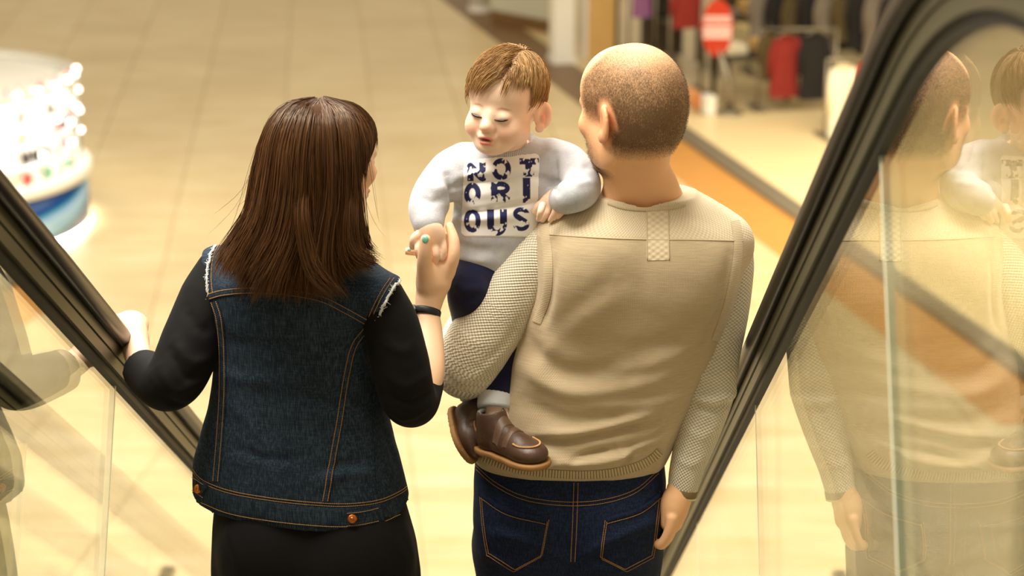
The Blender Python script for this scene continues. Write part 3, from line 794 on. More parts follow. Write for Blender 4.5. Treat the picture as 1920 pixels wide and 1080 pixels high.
# ---- sweater
M_knit = cloth_mat('beige_fine_knit', (214, 196, 162), (172, 149, 113), (.0042, .0030), 'fine', bump=.35, dist=.0015, yoke=True)
M_sleeve = cloth_mat('cream_honeycomb_knit', (246, 240, 222), (190, 175, 142), (.0043, .0034), 'honey', bump=.9, dist=.0025)
M_rib = cloth_mat('beige_rib_knit', (222, 204, 164), (160, 138, 98), (.0055, .005), 'rib', bump=.9, dist=.002)
M_placket = cloth_mat('placket_knit', (224, 208, 174), (208, 190, 154), (.0055, .008), 'honey', bump=.45, dist=.002)
M_band = cloth_mat('armhole_band_knit', (212, 194, 160), (192, 172, 136), (.003, .005), 'rib', bump=.2)
def make_sweater():
    P = lambda x, y, d=YM: W(x, y, d)
    v = Vol((-.24, 3.44, 4.40), (.52, 3.92, 5.06), .004)
    rows = [row(860, 892, 1247, YM, .112, .12), row(842, 884, 1258, YM, .122, .125), row(800, 905, 1275, YM, .122, .13), row(740, 935, 1305, YM, .115, .125), row(690, 950, 1328, YM, .112, .12),
            row(640, 962, 1350, YM, .115, .12), row(580, 980, 1370, YM, .122, .125), row(520, 1000, 1386, YM, .126, .125), row(470, 1004, 1392, YM, .124, .12), row(435, 1014, 1386, YM, .115, .11), row(405, 1045, 1362, YM, .098, .095), row(380, 1092, 1325, YM, .084, .08), row(360, 1118, 1298, YM, .076, .07)]
    v.loft(rows, 0, p=2.5)
    v.cone(P(1090, 425), P(1058, 452), .05, .052, .04).cone(P(1310, 425), P(1355, 455), .05, .054, .04)
    # shoulder blades and spine
    v.ell(P(1105, 520, 3.60), (.07, .05, .09), k=.05); v.ell(P(1300, 520, 3.60), (.07, .05, .09), k=.05)
    # neck opening
    v.chain([P(1200, 250, 3.66), P(1206, 345, 3.665), P(1208, 375, 3.685)], [.066, .066, .058], .006, 1, op='sub')
    V, Q = v.mesh(2); b = bvh_of(V, Q)
    fl_ = [([(985, 640), (1060, 700), (1180, 690)], -.006, .02), ([(975, 690), (1070, 735), (1200, 720), (1280, 690)], .006, .018),
        ([(985, 755), (1080, 790), (1190, 770)], -.005, .016), ([(1000, 720), (1040, 640), (1130, 560)], .004, .02), ([(1020, 660), (1080, 590), (1160, 520)], -.004, .022),
        ([(990, 830), (1060, 828), (1130, 815), (1230, 790)], -.008, .009), ([(1000, 815), (1080, 812), (1160, 795), (1240, 770)], .006, .012), ([(1000, 850), (1090, 868), (1180, 850), (1245, 805)], .008, .012),
        ([(1060, 868), (1110, 850), (1150, 842)], -.008, .007), ([(1170, 868), (1185, 850), (1215, 838)], -.007, .006), ([(1160, 845), (1215, 825), (1252, 800)], -.006, .008), ([(1010, 880), (1060, 868), (1100, 858)], .005, .008),
        ([(1230, 900), (1240, 840), (1265, 800)], .004, .01), ([(1310, 640), (1230, 680), (1130, 700)], .004, .016), ([(1340, 600), (1260, 640), (1160, 660)], -.003, .018), ([(1290, 740), (1200, 760), (1110, 765)], .004, .014), ([(1040, 470), (1030, 560), (1010, 620)], -.004, .012), ([(1370, 480), (1350, 580), (1310, 660)], -.004, .012)]
    fl_ = [(q[0], q[1]*1.45, q[2]) for q in fl_]
    V = folds(V, Q, b, fl_); N = normals(V, Q); V = V+N*(vnoise(V, 70, 2)*.0007)[:, None]
    return V, Q
sV, sQ = make_sweater(); sb_ = bvh_of(sV, sQ)
me = mesh_np('sweater', sV, sQ); attr(me, 'knit_co', sweater_uv(sV, .19, YM)); pp = project(sV)
attr(me, 'yoke', np.clip((449+.02*(pp[:, 0]-1200)-pp[:, 1])/6, 0, 1))
sw = link('sweater', me, M_knit, man)
strip('hem_band', sb_, [(905, 858), (950, 874), (1000, 884), (1040, 888), (1090, 890), (1140, 887), (1190, 876), (1222, 860), (1238, 845)], 15, M_rib, sw, .0006, .0018, 7)
for ln in ([(1016, 414), (1024, 450), (1028, 500), (1024, 555), (1006, 605)], [(1378, 414), (1384, 450), (1380, 500), (1366, 570), (1342, 640)]):
    strip('armhole_band', sb_, ln, 17, M_band, sw, .0004, .0011, 6)
strip('collar_edge', sb_, [(1140, 380), (1168, 389), (1208, 393), (1250, 391), (1284, 384)], 7, M_band, sw, .0005, .0018, 5)
stitch('yoke_seam', sb_, [(1025, 440), (1120, 446), (1210, 449), (1300, 450), (1392, 452)], M_band, sw, .0012, .0004, False)
strip('back_placket', sb_, [(1233, 388), (1233, 440), (1234, 488)], 40, M_placket, sw, .0004, .0006, 10, 5)
for dx in (-20, 21): stitch('placket_seam', sb_, [(1233+dx, 386), (1233+dx, 440), (1234+dx, 488)], M_band, sw, .0012, .0008, False)
def sleeve(path, rad, lo, hi, lines, cut=None, uvr=.06, extra=None):
    v = Vol(lo, hi, .0038)
    v.chain(path, rad, 0, 7)
    if extra: extra(v)
    if cut is not None: v.plane(*cut)
    V, Q = v.mesh(2)
    if lines: V = folds(V, Q, bvh_of(V, Q), lines)
    me = mesh_np('sleeve', V, Q); attr(me, 'knit_co', arm_uv(V, catmull(path, 7), uvr)); attr(me, 'yoke', np.zeros(len(V)))
    return link('sleeve', me, M_sleeve, sw), V, Q
P_ = lambda x, y, d=YM: W(x, y, d)
lp = [P_(1056, 446), P_(1012, 486), P_(945, 578, 3.67), P_(892, 655, 3.655), P_(874, 690, 3.665), P_(870, 668, 3.73), P_(880, 625, 3.82), P_(898, 590, 3.92)]
lr = [.047, .056, .063, .064, .060, .058, .050, .042]
lo = np.min(lp, 0)-.09; hi = np.max(lp, 0)+.09
slL, V_, Q_ = sleeve(lp, lr, lo, hi, [([(1010, 470), (1005, 540), (975, 610)], .003, .012), ([(860, 720), (900, 700), (960, 640)], .003, .012), ([(835, 700), (870, 735), (905, 715)], -.003, .009), ([(845, 600), (880, 640), (940, 640)], .002, .014), ([(985, 580), (950, 640), (900, 690)], -.003, .008)], uvr=.062)
rp = [P_(1362, 448), P_(1364, 500), P_(1357, 580, 3.675), P_(1342, 660, 3.665), P_(1330, 730, 3.655), P_(1312, 800, 3.64), P_(1290, 870, 3.625), P_(1280, 915, 3.615)]
rr = [.046, .050, .048, .047, .050, .042, .034, .029]
lo = np.min(rp, 0)-.08; hi = np.max(rp, 0)+.08
slR, V_, Q_ = sleeve(rp, rr, lo, hi, [([(1292, 735), (1330, 752), (1378, 738)], .008, .008), ([(1290, 752), (1330, 768), (1372, 756)], -.008, .007), ([(1300, 700), (1340, 705), (1380, 690)], .004, .008), ([(1310, 660), (1350, 670), (1385, 650)], -.003, .01), ([(1285, 800), (1315, 820), (1345, 800)], .003, .01), ([(1270, 860), (1290, 872), (1318, 860)], .003, .008)],
    cut=(P_(1279, 919, 3.615), P_(1279, 919, 3.615)-P_(1290, 870, 3.625)), uvr=.042)
M_cuff = mat('cuff_brown', (128, 108, 72), .9, var=.1); M_cuffe = mat('cuff_edge_cream', (226, 215, 180), .9)
def ring_at(name, c, ax, r, w, m, parent, t=.003, flat=1.0):
    ax = np.asarray(ax)/np.linalg.norm(ax); mb = MB(); mb.tube([c-ax*w/2, c-ax*w*.3, c+ax*w*.3, c+ax*w/2], [r-t*.4, r, r, r-t*.4], 24, flat); return mb.obj(name, m, parent, True)
ax = rp[-1]-rp[-2]
ring_at('cuff', P_(1278.5, 921, 3.615), ax, .0300, .016, M_cuff, slR); ring_at('cuff_edge', P_(1276.5, 929.5, 3.615), ax, .0302, .005, M_cuffe, slR)
# ring on the finger
mb = MB(); c = P_(1253, 999, 3.599); 
for th in range(1): mb.tube([c+np.array([-.002, 0, .002]), c, c+np.array([.002, 0, -.002])], .0118, 16)
mb.obj('finger_ring', mat('gold', (230, 170, 70), .25, metal=1.0), man, True)
# ================================================================== the person in the denim vest (seen from behind)
YW = 3.50; TW = -.30
wom = person(-.40, 3.50, Z_STEP, 'person with long brown hair in a denim vest and black top, gripping the left handrail')
def Pw(x, y, d=YW): return W(x, y, d)
def rowt(py, xl, xr, db, df, tw=TW):   # twisted row: keep the outline width as drawn
    r = list(row(py, xl, xr, YW, db, df, tw)); d = (db+df)/2; r[3] = math.sqrt(max(r[3]**2-(d*math.sin(tw))**2, .01))/math.cos(tw); return tuple(r)
def locks(guides, nlock, per, width, rs, depth=(0, .3), axis=None, spread=.02, tipspread=.006, npt=16, wave=.003, lenv=.12):
    """hair: locks of strands interpolated between guide curves"""
    G_ = []
    for g in guides:
        C = catmull(g, 8); L = np.concatenate([[0], np.cumsum(np.linalg.norm(np.diff(C, axis=0), axis=1))]); G_.append(np.stack([np.interp(np.linspace(0, L[-1], npt), L, C[:, d]) for d in range(3)], 1))
    G_ = np.array(G_); ng = len(G_); VV = []; FF = []; b = 0; s = np.linspace(0, 1, npt)[:, None]
    def at(u): u = np.clip(u, 0, ng-1.0001); i = int(u); f = u-i; f = f*f*(3-2*f); return G_[i]*(1-f)+G_[i+1]*f
    tri = np.array([(k*3+i, k*3+(i+1) % 3, (k+1)*3+(i+1) % 3, (k+1)*3+i) for k in range(npt-1) for i in range(3)])
    for _ in range(nlock):
        u = rs.uniform(0, ng-1); dp = rs.uniform(*depth)**1.5 if depth[0] == 0 else rs.uniform(*depth); C0 = at(u); tipo = rs.normal(size=3)*np.array([.010, .004, .010])*tipspread/.005; ln = 1-rs.uniform(0, lenv)
        for _2 in range(per):
            uu = u+rs.normal()*spread*ng; C = at(uu); P = C*(1-.65*s**1.5)+C0*(.65*s**1.5)
            if axis is not None:
                ax = axis[0]+(axis[1]-axis[0])*s; P = P+(ax-P)*(dp+rs.uniform(0, .05))*np.clip(s*5, .06, 1)
            P = P+tipo*s**2+rs.normal(size=3)*tipspread*s**1.2+rs.normal(size=3)*.0025
            w1, w2 = rs.uniform(0, 6.28, 2); P = P+np.concatenate([np.sin(s*5+w1), np.cos(s*4+w2), 0*s], 1)*wave*s
            l2 = ln*(1-rs.uniform(0, .08)); sp = s[:, 0]*l2; P = np.stack([np.interp(sp, s[:, 0], P[:, d]) for d in range(3)], 1)
            R = width*rs.uniform(.7, 1.3)*np.clip((1.02-s[:, 0])*9, .15, 1)
            T = np.gradient(P, axis=0); T /= np.linalg.norm(T, axis=1, keepdims=True)+1e-9; a = np.cross(T, (0, 1, .2)); a /= np.linalg.norm(a, axis=1, keepdims=True)+1e-9; c = np.cross(T, a)
            ring = np.stack([P+R[:, None]*(a*math.cos(q)+c*math.sin(q)) for q in (0.5, 2.6, 4.7)], 1).reshape(-1, 3)
            VV.append(ring); FF.append(tri+b); b += npt*3
    return np.vstack(VV), np.vstack(FF)
def hair_mat(name, ca, cb, rough=.36, spec=.65):
    t = NT(name); g = t.n('ShaderNodeNewGeometry'); rn = g.outputs['Random Per Island']
    t.base(t.ramp(rn, [(0, lin(ca)), (.6, lin(cb)), (1, tuple(q*1.2 for q in lin(cb)))])); t.b.inputs['Roughness'].default_value = rough; t.b.inputs['Specular IOR Level'].default_value = spec
    t.b.inputs['Specular Tint'].default_value = (1.0, .86, .68, 1); return t.m
def make_woman():
    parts = []
    hc = Pw(610, 300, 3.47); HR = Rz(math.radians(-50))@Rx(math.radians(-5))
    v = Vol(hc-np.array([.15, .15, .33]), hc+np.array([.15, .15, .13]), .0026)
    head_sdf(v, hc, HR, .90, .92)
    v.chain([hc+HR@np.array([0, -.02, -.04]), Pw(590, 420, 3.45), Pw(572, 475, 3.47), Pw(565, 540, 3.49)], [.048, .046, .052, .075], .02)
    head = v.mesh(2); parts.append(head)
    # right hand lifting the toddler's hand
    v = Vol(Pw(740, 400, 3.40)+np.array([0, -.03, -.42]), Pw(890, 400, 3.75)+np.array([0, .03, .03]), .0022)
    v.chain([Pw(778, 745, 3.44), Pw(797, 695, 3.50), Pw(801, 630, 3.56), Pw(801, 590, 3.585), Pw(806, 555, 3.60)], [.040, .036, .029, .0235, .024], .01, 6)
    v.chain([Pw(806, 556, 3.60), Pw(815, 528, 3.607), Pw(825, 505, 3.612)], [.0235, .031, .027], .012, 4)
    v.ell(Pw(805, 522, 3.595), (.022, .018, .034), k=.012)
    v.chain([Pw(802, 530, 3.59), Pw(796, 500, 3.578), Pw(797, 474, 3.572), Pw(798, 449, 3.572)], [.0185, .0145, .0125, .0098], .012, 5)          # thumb
    v.chain([Pw(838, 508, 3.605), Pw(850, 482, 3.598), Pw(851, 452, 3.606), Pw(843, 424, 3.618)], [.0155, .0118, .0105, .0078], .008, 5)         # index
    v.chain([Pw(830, 512, 3.622), Pw(846, 478, 3.632), Pw(838, 452, 3.648), Pw(818, 440, 3.652)], [.015, .0115, .0105, .008], .006, 5)            # middle
    v.chain([Pw(822, 516, 3.63), Pw(832, 486, 3.652), Pw(808, 465, 3.664), Pw(782, 458, 3.655)], [.015, .011, .010, .008], .006, 5)               # ring finger
    v.chain([Pw(812, 522, 3.63), Pw(812, 494, 3.652), Pw(790, 474, 3.652), Pw(764, 471, 3.640)], [.014, .0105, .0092, .0072], .006, 5)            # little finger
    rh = v.mesh(2); parts.append(rh)
    # left hand round the rail
    rp_ = CAM+EU*3.81+EN*RAIL_M+np.array([XL, 0, 0]); X = np.array([1., 0, 0])
    A = lambda x, n_, u: rp_+X*x+EN*n_+EU*u
    v = Vol(rp_-np.array([.12, .16, .14]), rp_+np.array([.20, .12, .14]), .0024)
    v.ell(A(.012, .046, .0), (.046, .044, .019), k=.01)
    v.chain([A(.03, .046, -.005), Pw(262, 678, 3.60), Pw(285, 697, 3.54)], [.026, .025, .03], .02, 4)
    for i in range(4):
        u = .036-.023*i; l = (.9, 1, 1, .92)[i]
        v.chain([A(.0, .05, u), A(-.036*l, .049, u+.004), A(-.058, .022, u+.007), A(-.056, -.012*l, u+.006), A(-.044, -.034*l, u+.005)], [.011, .0108, .0098, .009, .0075], .006, 4)
    v.chain([A(.03, .044, -.025), A(.053, .024, -.034), A(.056, -.010, -.030), A(.050, -.034, -.022)], [.016, .0125, .0115, .0085], .01, 4)
    lh = v.mesh(2); parts.append(lh)
    # trunk, arms, legs under the clothes
    v = Vol((-.78, 3.22, Z_STEP+.03), (-.12, 3.80, 4.98), .008)
    v.loft([row(1000, 420, 750, YW, .09, .09, TW), row(700, 430, 690, YW, .075, .075, TW), row(540, 430, 710, YW, .075, .07, TW), row(480, 510, 650, YW, .04, .04, TW)], .02)
    for hx, fy_ in ((495, 3.60), (680, 3.58)):
        h_ = Pw(hx, 1040); kn = np.array([h_[0], 3.54, 4.0]); an = np.array([h_[0], fy_-.06, Z_STEP+.09]); v.cone(h_, kn, .08, .05, .02).cone(kn, an, .048, .034, .01).cone(an, an+np.array([0, .12, -.04]), .028, .024, .01)
    v.chain([Pw(405, 520, 3.55), Pw(352, 640, 3.48), Pw(325, 712, 3.462), Pw(282, 700, 3.54)], [.032, .034, .03, .028], .01)
    v.chain([Pw(722, 575, 3.43), Pw(755, 680, 3.41), Pw(768, 742, 3.42), Pw(785, 725, 3.48)], [.03, .032, .028, .028], .01)
    parts.append(v.mesh(1))
    V, Q = join(parts); t = np.tile(np.array(lin((250, 208, 170))), (len(V), 1)); H = (V-hc)@HR/.9; x, y, z = H.T; i = np.arange(len(V)) < len(head[0])
    lips = np.exp(-((x/.024)**2+((z+.071)/.011)**2+((y-.095)/.02)**2))*i; ck = np.exp(-((np.abs(x)-.05)/.02)**2-((z+.04)/.022)**2)*(y > 0)*i
    t += ck[:, None]*(np.array(lin((238, 150, 105)))-t)*.7; t += lips[:, None]*(np.array(lin((214, 110, 95)))-t)*.8
    me = mesh_np('body', V, Q); attr(me, 'tint', t); return me, V, Q, hc, HR
wme, wV, wQ, w_hc, w_HR = make_woman(); link('body', wme, M_skin, wom)
# painted nails
M_nail = mat('mint_nail_polish', (120, 186, 160), .15, coat=.5)
bw = bvh_of(wV, wQ)
def nail(px, py, w, h, bvh, m, parent):
    c = hit(bvh, px, py, .0)
    if c is None: return
    V = []; n = 9
    for i in range(n):
        for j in range(n):
            a = (i/(n-1)-.5)*2; b = (j/(n-1)-.5)*2; q = math.hypot(a, b); f = max(abs(a), abs(b))/q if q > 1e-6 else 1
            p = hit(bvh, px+a*f*w, py+b*f*h, .0009*(1.0 if q*f < .95 else .2)); V.append(c if p is None or np.linalg.norm(p-c) > .02 else p)
    F = [(i*n+j, (i+1)*n+j, (i+1)*n+j+1, i*n+j+1) for i in range(n-1) for j in range(n-1)]
    link('fingernail', mesh_np('fingernail', V, F), m, parent)
nail(797.5, 449, 6, 7.5, bw, M_nail, wom); nail(767, 468, 3.5, 3, bw, M_nail, wom)
# wristband
c = W(800.5, 586, 3.586); axw = W(806, 555, 3.60)-W(801, 630, 3.56)
M_band2 = mat('black_silicone', (22, 22, 24), .45)
wb = empty('wristband', c); wb.parent = wom; wb.matrix_parent_inverse = wom.matrix_basis.inverted()
ring_at('strap', c, axw+np.array([.01, 0, .0]), .0262, .0135, M_band2, wb, .003)
MB().box(W(776, 581, 3.578), (.008, .026, .014), rz=.1, bev=.002).obj('tracker', M_band2, wb)
MB().tube([W(777, 581, 3.566), W(774, 580, 3.566)], .005, 12).obj('clasp', M_steel, wb)
# ---- vest
M_vest = denim_mat('dark_vest_denim', (21, 32, 45), (76, 96, 112), .55)
M_black = plain_cloth('black_jersey', (13, 11, 11), .8, .2, 40, sheen=.02)
M_fray = mat('frayed_white_cotton', (214, 214, 208), .9, var=.15, scale=90)
def make_vest():
    v = Vol((-.76, 3.28, 4.22), (-.15, 3.76, 5.02), .004)
    R_ = [rowt(985, 362, 772, .118, .12), rowt(935, 360, 770, .120, .12), rowt(880, 360, 757, .118, .12), rowt(830, 372, 742, .110, .115), rowt(770, 390, 727, .102, .11), rowt(700, 400, 713, .098, .105), rowt(640, 401, 709, .100, .105), rowt(590, 395, 716, .106, .105),
          rowt(545, 389, 732, .108, .10), rowt(515, 396, 735, .102, .09), rowt(492, 425, 708, .088, .08), rowt(472, 470, 665, .068, .06)]
    v.loft(R_, 0, p=2.4)
    v.cone(Pw(470, 510, 3.53), Pw(408, 503, 3.555), .05, .042, .03).cone(Pw(660, 540, 3.45), Pw(722, 558, 3.425), .05, .045, .03)
    v.chain([Pw(590, 420, 3.47), Pw(572, 500, 3.49)], [.06, .056], .01, 1, op='sub')
    v.ell(Pw(817, 625, 3.40), (.098, .25, .118), op='sub', k=.004); v.ell(Pw(312, 525, 3.55), (.072, .25, .13), op='sub', k=.004)
    pl, pr, pb = Pw(358, 908, 3.55), Pw(772, 945, 3.45), Pw(590, 988, 3.385); nn = np.cross(pr-pl, pb-pl); nn *= -np.sign(nn[2]); v.plane(pb, nn)
    V, Q = v.mesh(2); b = bvh_of(V, Q)
    fl_ = [([(420, 640), (480, 650), (560, 655)], -.003, .014), ([(410, 700), (470, 715), (540, 712)], .003, .014), ([(560, 740), (640, 760), (700, 750)], -.003, .013), ([(540, 700), (620, 720), (690, 700)], .003, .014),
        ([(600, 905), (640, 890), (690, 885)], .004, .010), ([(590, 885), (640, 870), (690, 868)], -.004, .010), ([(650, 700), (690, 680), (708, 660)], -.004, .010), ([(405, 600), (420, 640), (415, 700)], -.003, .012), ([(430, 760), (470, 800), (480, 860)], .003, .014),
        ([(700, 760), (725, 820), (745, 880)], -.003, .012), ([(560, 600), (570, 680), (565, 760)], .003, .03), ([(440, 840), (500, 860), (560, 862)], -.003, .010)]
    V = folds(V, Q, b, fl_); N = normals(V, Q); return V+N*(vnoise(V, 60, 5)*.0009)[:, None], Q
vV, vQ = make_vest(); vb = bvh_of(vV, vQ)
vo = link('denim_vest', mesh_np('denim_vest', vV, vQ), M_vest, wom)
def seam2(pts, w=9):
    P = np.asarray(pts, float); T = np.gradient(P, axis=0); T /= np.linalg.norm(T, axis=1, keepdims=True); N = np.stack([-T[:, 1], T[:, 0]], 1)
    strip('seam_welt', vb, pts, w+5, M_vest, vo, .0006, .0016, 4)
    for q in (-.5, .5): stitch('stitching', vb, P+N*w*q, M_thread, vo, .0009, .0022)
seam2([(390, 557), (420, 549), (470, 545), (530, 548), (600, 560), (650, 583), (700, 610)])      # yoke
seam2([(402, 566), (412, 600), (417, 660), (417, 740), (412, 820), (405, 902)])                  # princess seams
seam2([(685, 617), (662, 650), (648, 710), (636, 790), (622, 870), (610, 940)])
stitch('stitching', vb, [(702, 700), (700, 780), (704, 860), (707, 925)], M_vest, vo, .0014, .0008, False)
# waistband with topstitch, tabs and copper buttons
wbp = [(357, 898), (380, 925), (430, 945), (500, 958), (580, 967), (650, 970), (710, 963), (752, 945), (768, 930)]
strip('waistband', vb, wbp, 38, M_vest, vo, .001, .0022, 7)
for dy in (-21, -26): stitch('stitching', vb, [(x, y+dy) for x, y in wbp[0:]], M_thread, vo, .0009, .0016)
stitch('stitching', vb, [(x, y+16) for x, y in wbp[1:-1]], M_thread, vo, .0009, .0045)
M_copper = mat('copper_button', (196, 112, 52), .3, metal=.9)
def tab(pts, bx, by):
    t_ = strip('side_tab', vb, pts, 30, M_vest, vo, .0045, .002, 6)
    P = np.asarray(pts, float)
    for dy in (-12, 12): stitch('stitching', vb, P+np.array([0, dy]), M_thread, vo, .0008, .007)
    c = hit(vb, bx, by, .0065); d = Vector(ray(bx, by)).normalized()
    if c is not None:
        cc = np.array(c); dd = -np.array(d); bt = MB().tube([cc, cc+dd*.003, cc+dd*.004], [.0085, .0085, .006], 16).obj('button', M_copper, vo, True)
        MB().tube([cc+dd*.003, cc+dd*.0055], [.004, .0035], 12).obj('button_boss', M_copper, bt, True)
tab([(650, 972), (680, 969), (707, 963)], 660, 970); tab([(366, 906), (376, 912), (387, 920)], 377, 915)
# frayed armholes
def fray(pts, seed):
    rs = np.random.RandomState(seed); P = polyhits(vb, pts, .003, 4); mb = MB(); mb.tube(P+rs.normal(size=P.shape)*.0008, .0024, 5)
    for p in P:
        for _ in range(3):
            d = rs.normal(size=3); d /= np.linalg.norm(d); mb.tube([p, p+d*.003, p+d*.005+rs.normal(size=3)*.002], [.0009, .0007, .0004], 3)
    return mb.obj('frayed_edge', M_fray, vo, True)
fray([(404, 462), (396, 480), (391, 520), (393, 572)], 1); fray([(750, 521), (731, 550), (713, 585), (701, 625), (698, 668)], 2)
for q in (10, 17): stitch('stitching', vb, [(396+q, 455), (384+q, 480), (380+q, 520), (384+q, 560)], M_thread, vo, .0009, .0012); stitch('stitching', vb, [(748-q, 522), (731-q, 548), (713-q, 583), (702-q, 612)], M_thread, vo, .0009, .0012)
# ---- black top (sleeves) and skirt
def jersey(path, rad, lines, cut=None, hv=.004, name='sleeve'):
    lo = np.min(path, 0)-.085; hi = np.max(path, 0)+.085; v = Vol(lo, hi, hv); v.chain(path, rad, 0, 7)
    if cut is not None: v.plane(*cut)
    V, Q = v.mesh(2); V = folds(V, Q, bvh_of(V, Q), lines); return link(name, mesh_np(name, V, Q), M_black, top)
v = Vol((-.76, 3.3, 4.6), (-.14, 3.72, 5.02), .006)
v.loft([rowt(830, 392, 725, .09, .10), rowt(640, 410, 700, .085, .095), rowt(545, 405, 718, .088, .085), rowt(505, 440, 690, .075, .07), rowt(485, 500, 640, .055, .05)], 0); V, Q = v.mesh(1)
top = link('black_top', mesh_np('black_top', V, Q), M_black, wom)
lp = [Pw(412, 512, 3.55), Pw(392, 560, 3.53), Pw(360, 640, 3.49), Pw(334, 700, 3.46), Pw(312, 720, 3.465), Pw(284, 706, 3.52), Pw(262, 688, 3.575)]
jersey(lp, [.045, .054, .056, .054, .050, .044, .038], [([(300, 690), (330, 735), (375, 715)], .004, .010), ([(290, 720), (310, 750), (350, 760)], -.004, .009), ([(330, 640), (360, 680), (395, 670)], .004, .010), ([(350, 580), (375, 620), (398, 610)], -.003, .010), ([(285, 700), (298, 735), (320, 765)], .003, .008), ([(320, 660), (350, 710), (385, 700)], -.004, .008)],
       cut=(Pw(268, 692, 3.56), Pw(262, 688, 3.575)-Pw(284, 706, 3.52)))
rp2 = [Pw(712, 560, 3.43), Pw(733, 610, 3.42), Pw(750, 680, 3.405), Pw(763, 740, 3.405), Pw(775, 752, 3.43), Pw(787, 728, 3.475), Pw(794, 708, 3.51)]
jersey(rp2, [.045, .050, .052, .050, .046, .042, .039], [([(720, 700), (760, 725), (805, 700)], .003, .010), ([(725, 760), (760, 785), (805, 760)], .004, .009), ([(720, 735), (760, 755), (812, 735)], -.004, .008), ([(725, 640), (750, 660), (775, 650)], .003, .010)],
       cut=(Pw(792, 713, 3.50), Pw(794, 708, 3.51)-Pw(787, 728, 3.475)))
v = Vol((-.80, 3.24, 4.0), (-.08, 3.80, 4.56), .006)
v.loft([(4.02, Pw(590, 1080)[0], YW, .20, .13, .13, TW), rowt(1130, 396, 790, .135, .13), rowt(1060, 396, 788, .135, .13), rowt(1000, 398, 780, .128, .12), rowt(940, 402, 762, .112, .115), rowt(890, 415, 745, .105, .11)], 0, p=2.3)
v.ell(Pw(500, 1045, 3.43), (.08, .06, .09), k=.05); v.ell(Pw(680, 1050, 3.40), (.08, .06, .09), k=.05)
V, Q = v.mesh(2); V = folds(V, Q, bvh_of(V, Q), [([(720, 990), (750, 1030), (765, 1075)], .003, .012), ([(420, 990), (440, 1030), (450, 1075)], .003, .012)])
link('black_skirt', mesh_np('black_skirt', V, Q), M_black, wom)
for hx, fy_ in ((495, 3.54), (680, 3.52)):
    x0 = Pw(hx, 1040)[0]; v = Vol((x0-.06, 3.40, Z_STEP-.01), (x0+.06, 3.78, Z_STEP+.2), .006)
    v.chain([(x0, fy_-.04, Z_STEP+.04), (x0, fy_+.06, Z_STEP+.04), (x0, fy_+.15, Z_STEP+.03)], [.037, .036, .03], 0, 3).cone((x0, fy_-.02, Z_STEP+.05), (x0, fy_, Z_STEP+.15), .036, .042, .02).plane((0, 0, Z_STEP+.007), (0, 0, -1))
    V, Q = v.mesh(1); link('ankle_boot', mesh_np('ankle_boot', V, Q), M_shoe, wom)
# ---- hair
def gd(*p): return [W(*q) for q in p]
gA = [gd((592, 190, 3.50), (548, 196, 3.54), (510, 245, 3.55), (492, 320, 3.54), (478, 400, 3.52), (455, 460, 3.50), (440, 500, 3.49)),
      gd((588, 191, 3.47), (532, 199, 3.47), (493, 245, 3.455), (474, 320, 3.44), (462, 395, 3.43), (432, 450, 3.42), (400, 498, 3.40), (398, 520, 3.40)),
      gd((590, 191, 3.45), (543, 201, 3.42), (512, 255, 3.385), (500, 340, 3.365), (486, 420, 3.35), (452, 490, 3.34), (425, 545, 3.335)),
      gd((594, 192, 3.44), (563, 211, 3.385), (545, 285, 3.35), (540, 380, 3.342), (525, 460, 3.335), (490, 530, 3.325), (478, 570, 3.325)),
      gd((598, 192, 3.44), (588, 218, 3.375), (580, 290, 3.342), (577, 380, 3.335), (566, 460, 3.33), (545, 530, 3.322), (545, 576, 3.322)),
      gd((602, 191, 3.44), (615, 216, 3.375), (620, 290, 3.345), (618, 380, 3.34), (606, 455, 3.33), (605, 520, 3.322), (636, 563, 3.318)),
      gd((606, 190, 3.445), (645, 215, 3.395), (655, 280, 3.365), (652, 370, 3.36), (645, 440, 3.35), (655, 482, 3.345), (690, 506, 3.345)),
      gd((608, 190, 3.45), (662, 214, 3.43), (676, 270, 3.405), (677, 350, 3.40), (681, 420, 3.39), (690, 470, 3.385), (720, 490, 3.385))]
gB = [gd((608, 190, 3.45), (662, 212, 3.43), (680, 255, 3.41), (683, 290, 3.405), (680, 325, 3.40), (678, 350, 3.40)),
      gd((608, 190, 3.455), (664, 206, 3.445), (690, 240, 3.435), (693, 272, 3.425), (685, 298, 3.42), (681, 318, 3.42)),
      gd((610, 189, 3.47), (668, 200, 3.475), (697, 234, 3.475), (699, 266, 3.465), (690, 290, 3.455), (683, 306, 3.45)),
      gd((610, 189, 3.49), (663, 198, 3.52), (696, 230, 3.535), (700, 258, 3.535), (697, 284, 3.53)),
      gd((606, 189, 3.50), (640, 197, 3.55), (675, 225, 3.57), (680, 262, 3.57)),
      gd((596, 190, 3.50), (600, 198, 3.55), (610, 222, 3.59), (605, 262, 3.59))]
rs = np.random.RandomState(11); axis = (W(603, 215, 3.465), W(575, 540, 3.46))
M_hairw = hair_mat('long_brown_hair', (58, 33, 15), (88, 54, 26))
h1 = locks(gA, 210, 52, .00062, rs, (0, .45), axis, .022, .005, 17, .003, .09)
h2 = locks(gB, 60, 46, .0006, rs, (0, .25), (W(603, 215, 3.465), W(640, 330, 3.48)), .03, .0018, 14, .001, .10)
h3 = locks(gA, 50, 40, .0009, rs, (.35, .75), axis, .03, .008, 16, .004, .1)
gF = [gd((655, 330, 3.385), (652, 400, 3.345), (655, 455, 3.338), (676, 485, 3.335), (712, 494, 3.335)), gd((668, 330, 3.395), (668, 400, 3.355), (672, 455, 3.348), (690, 482, 3.345), (724, 488, 3.345))]
h4 = locks(gF, 16, 40, .0006, rs, (0, .05), axis, .05, .003, 14, .002, .10)
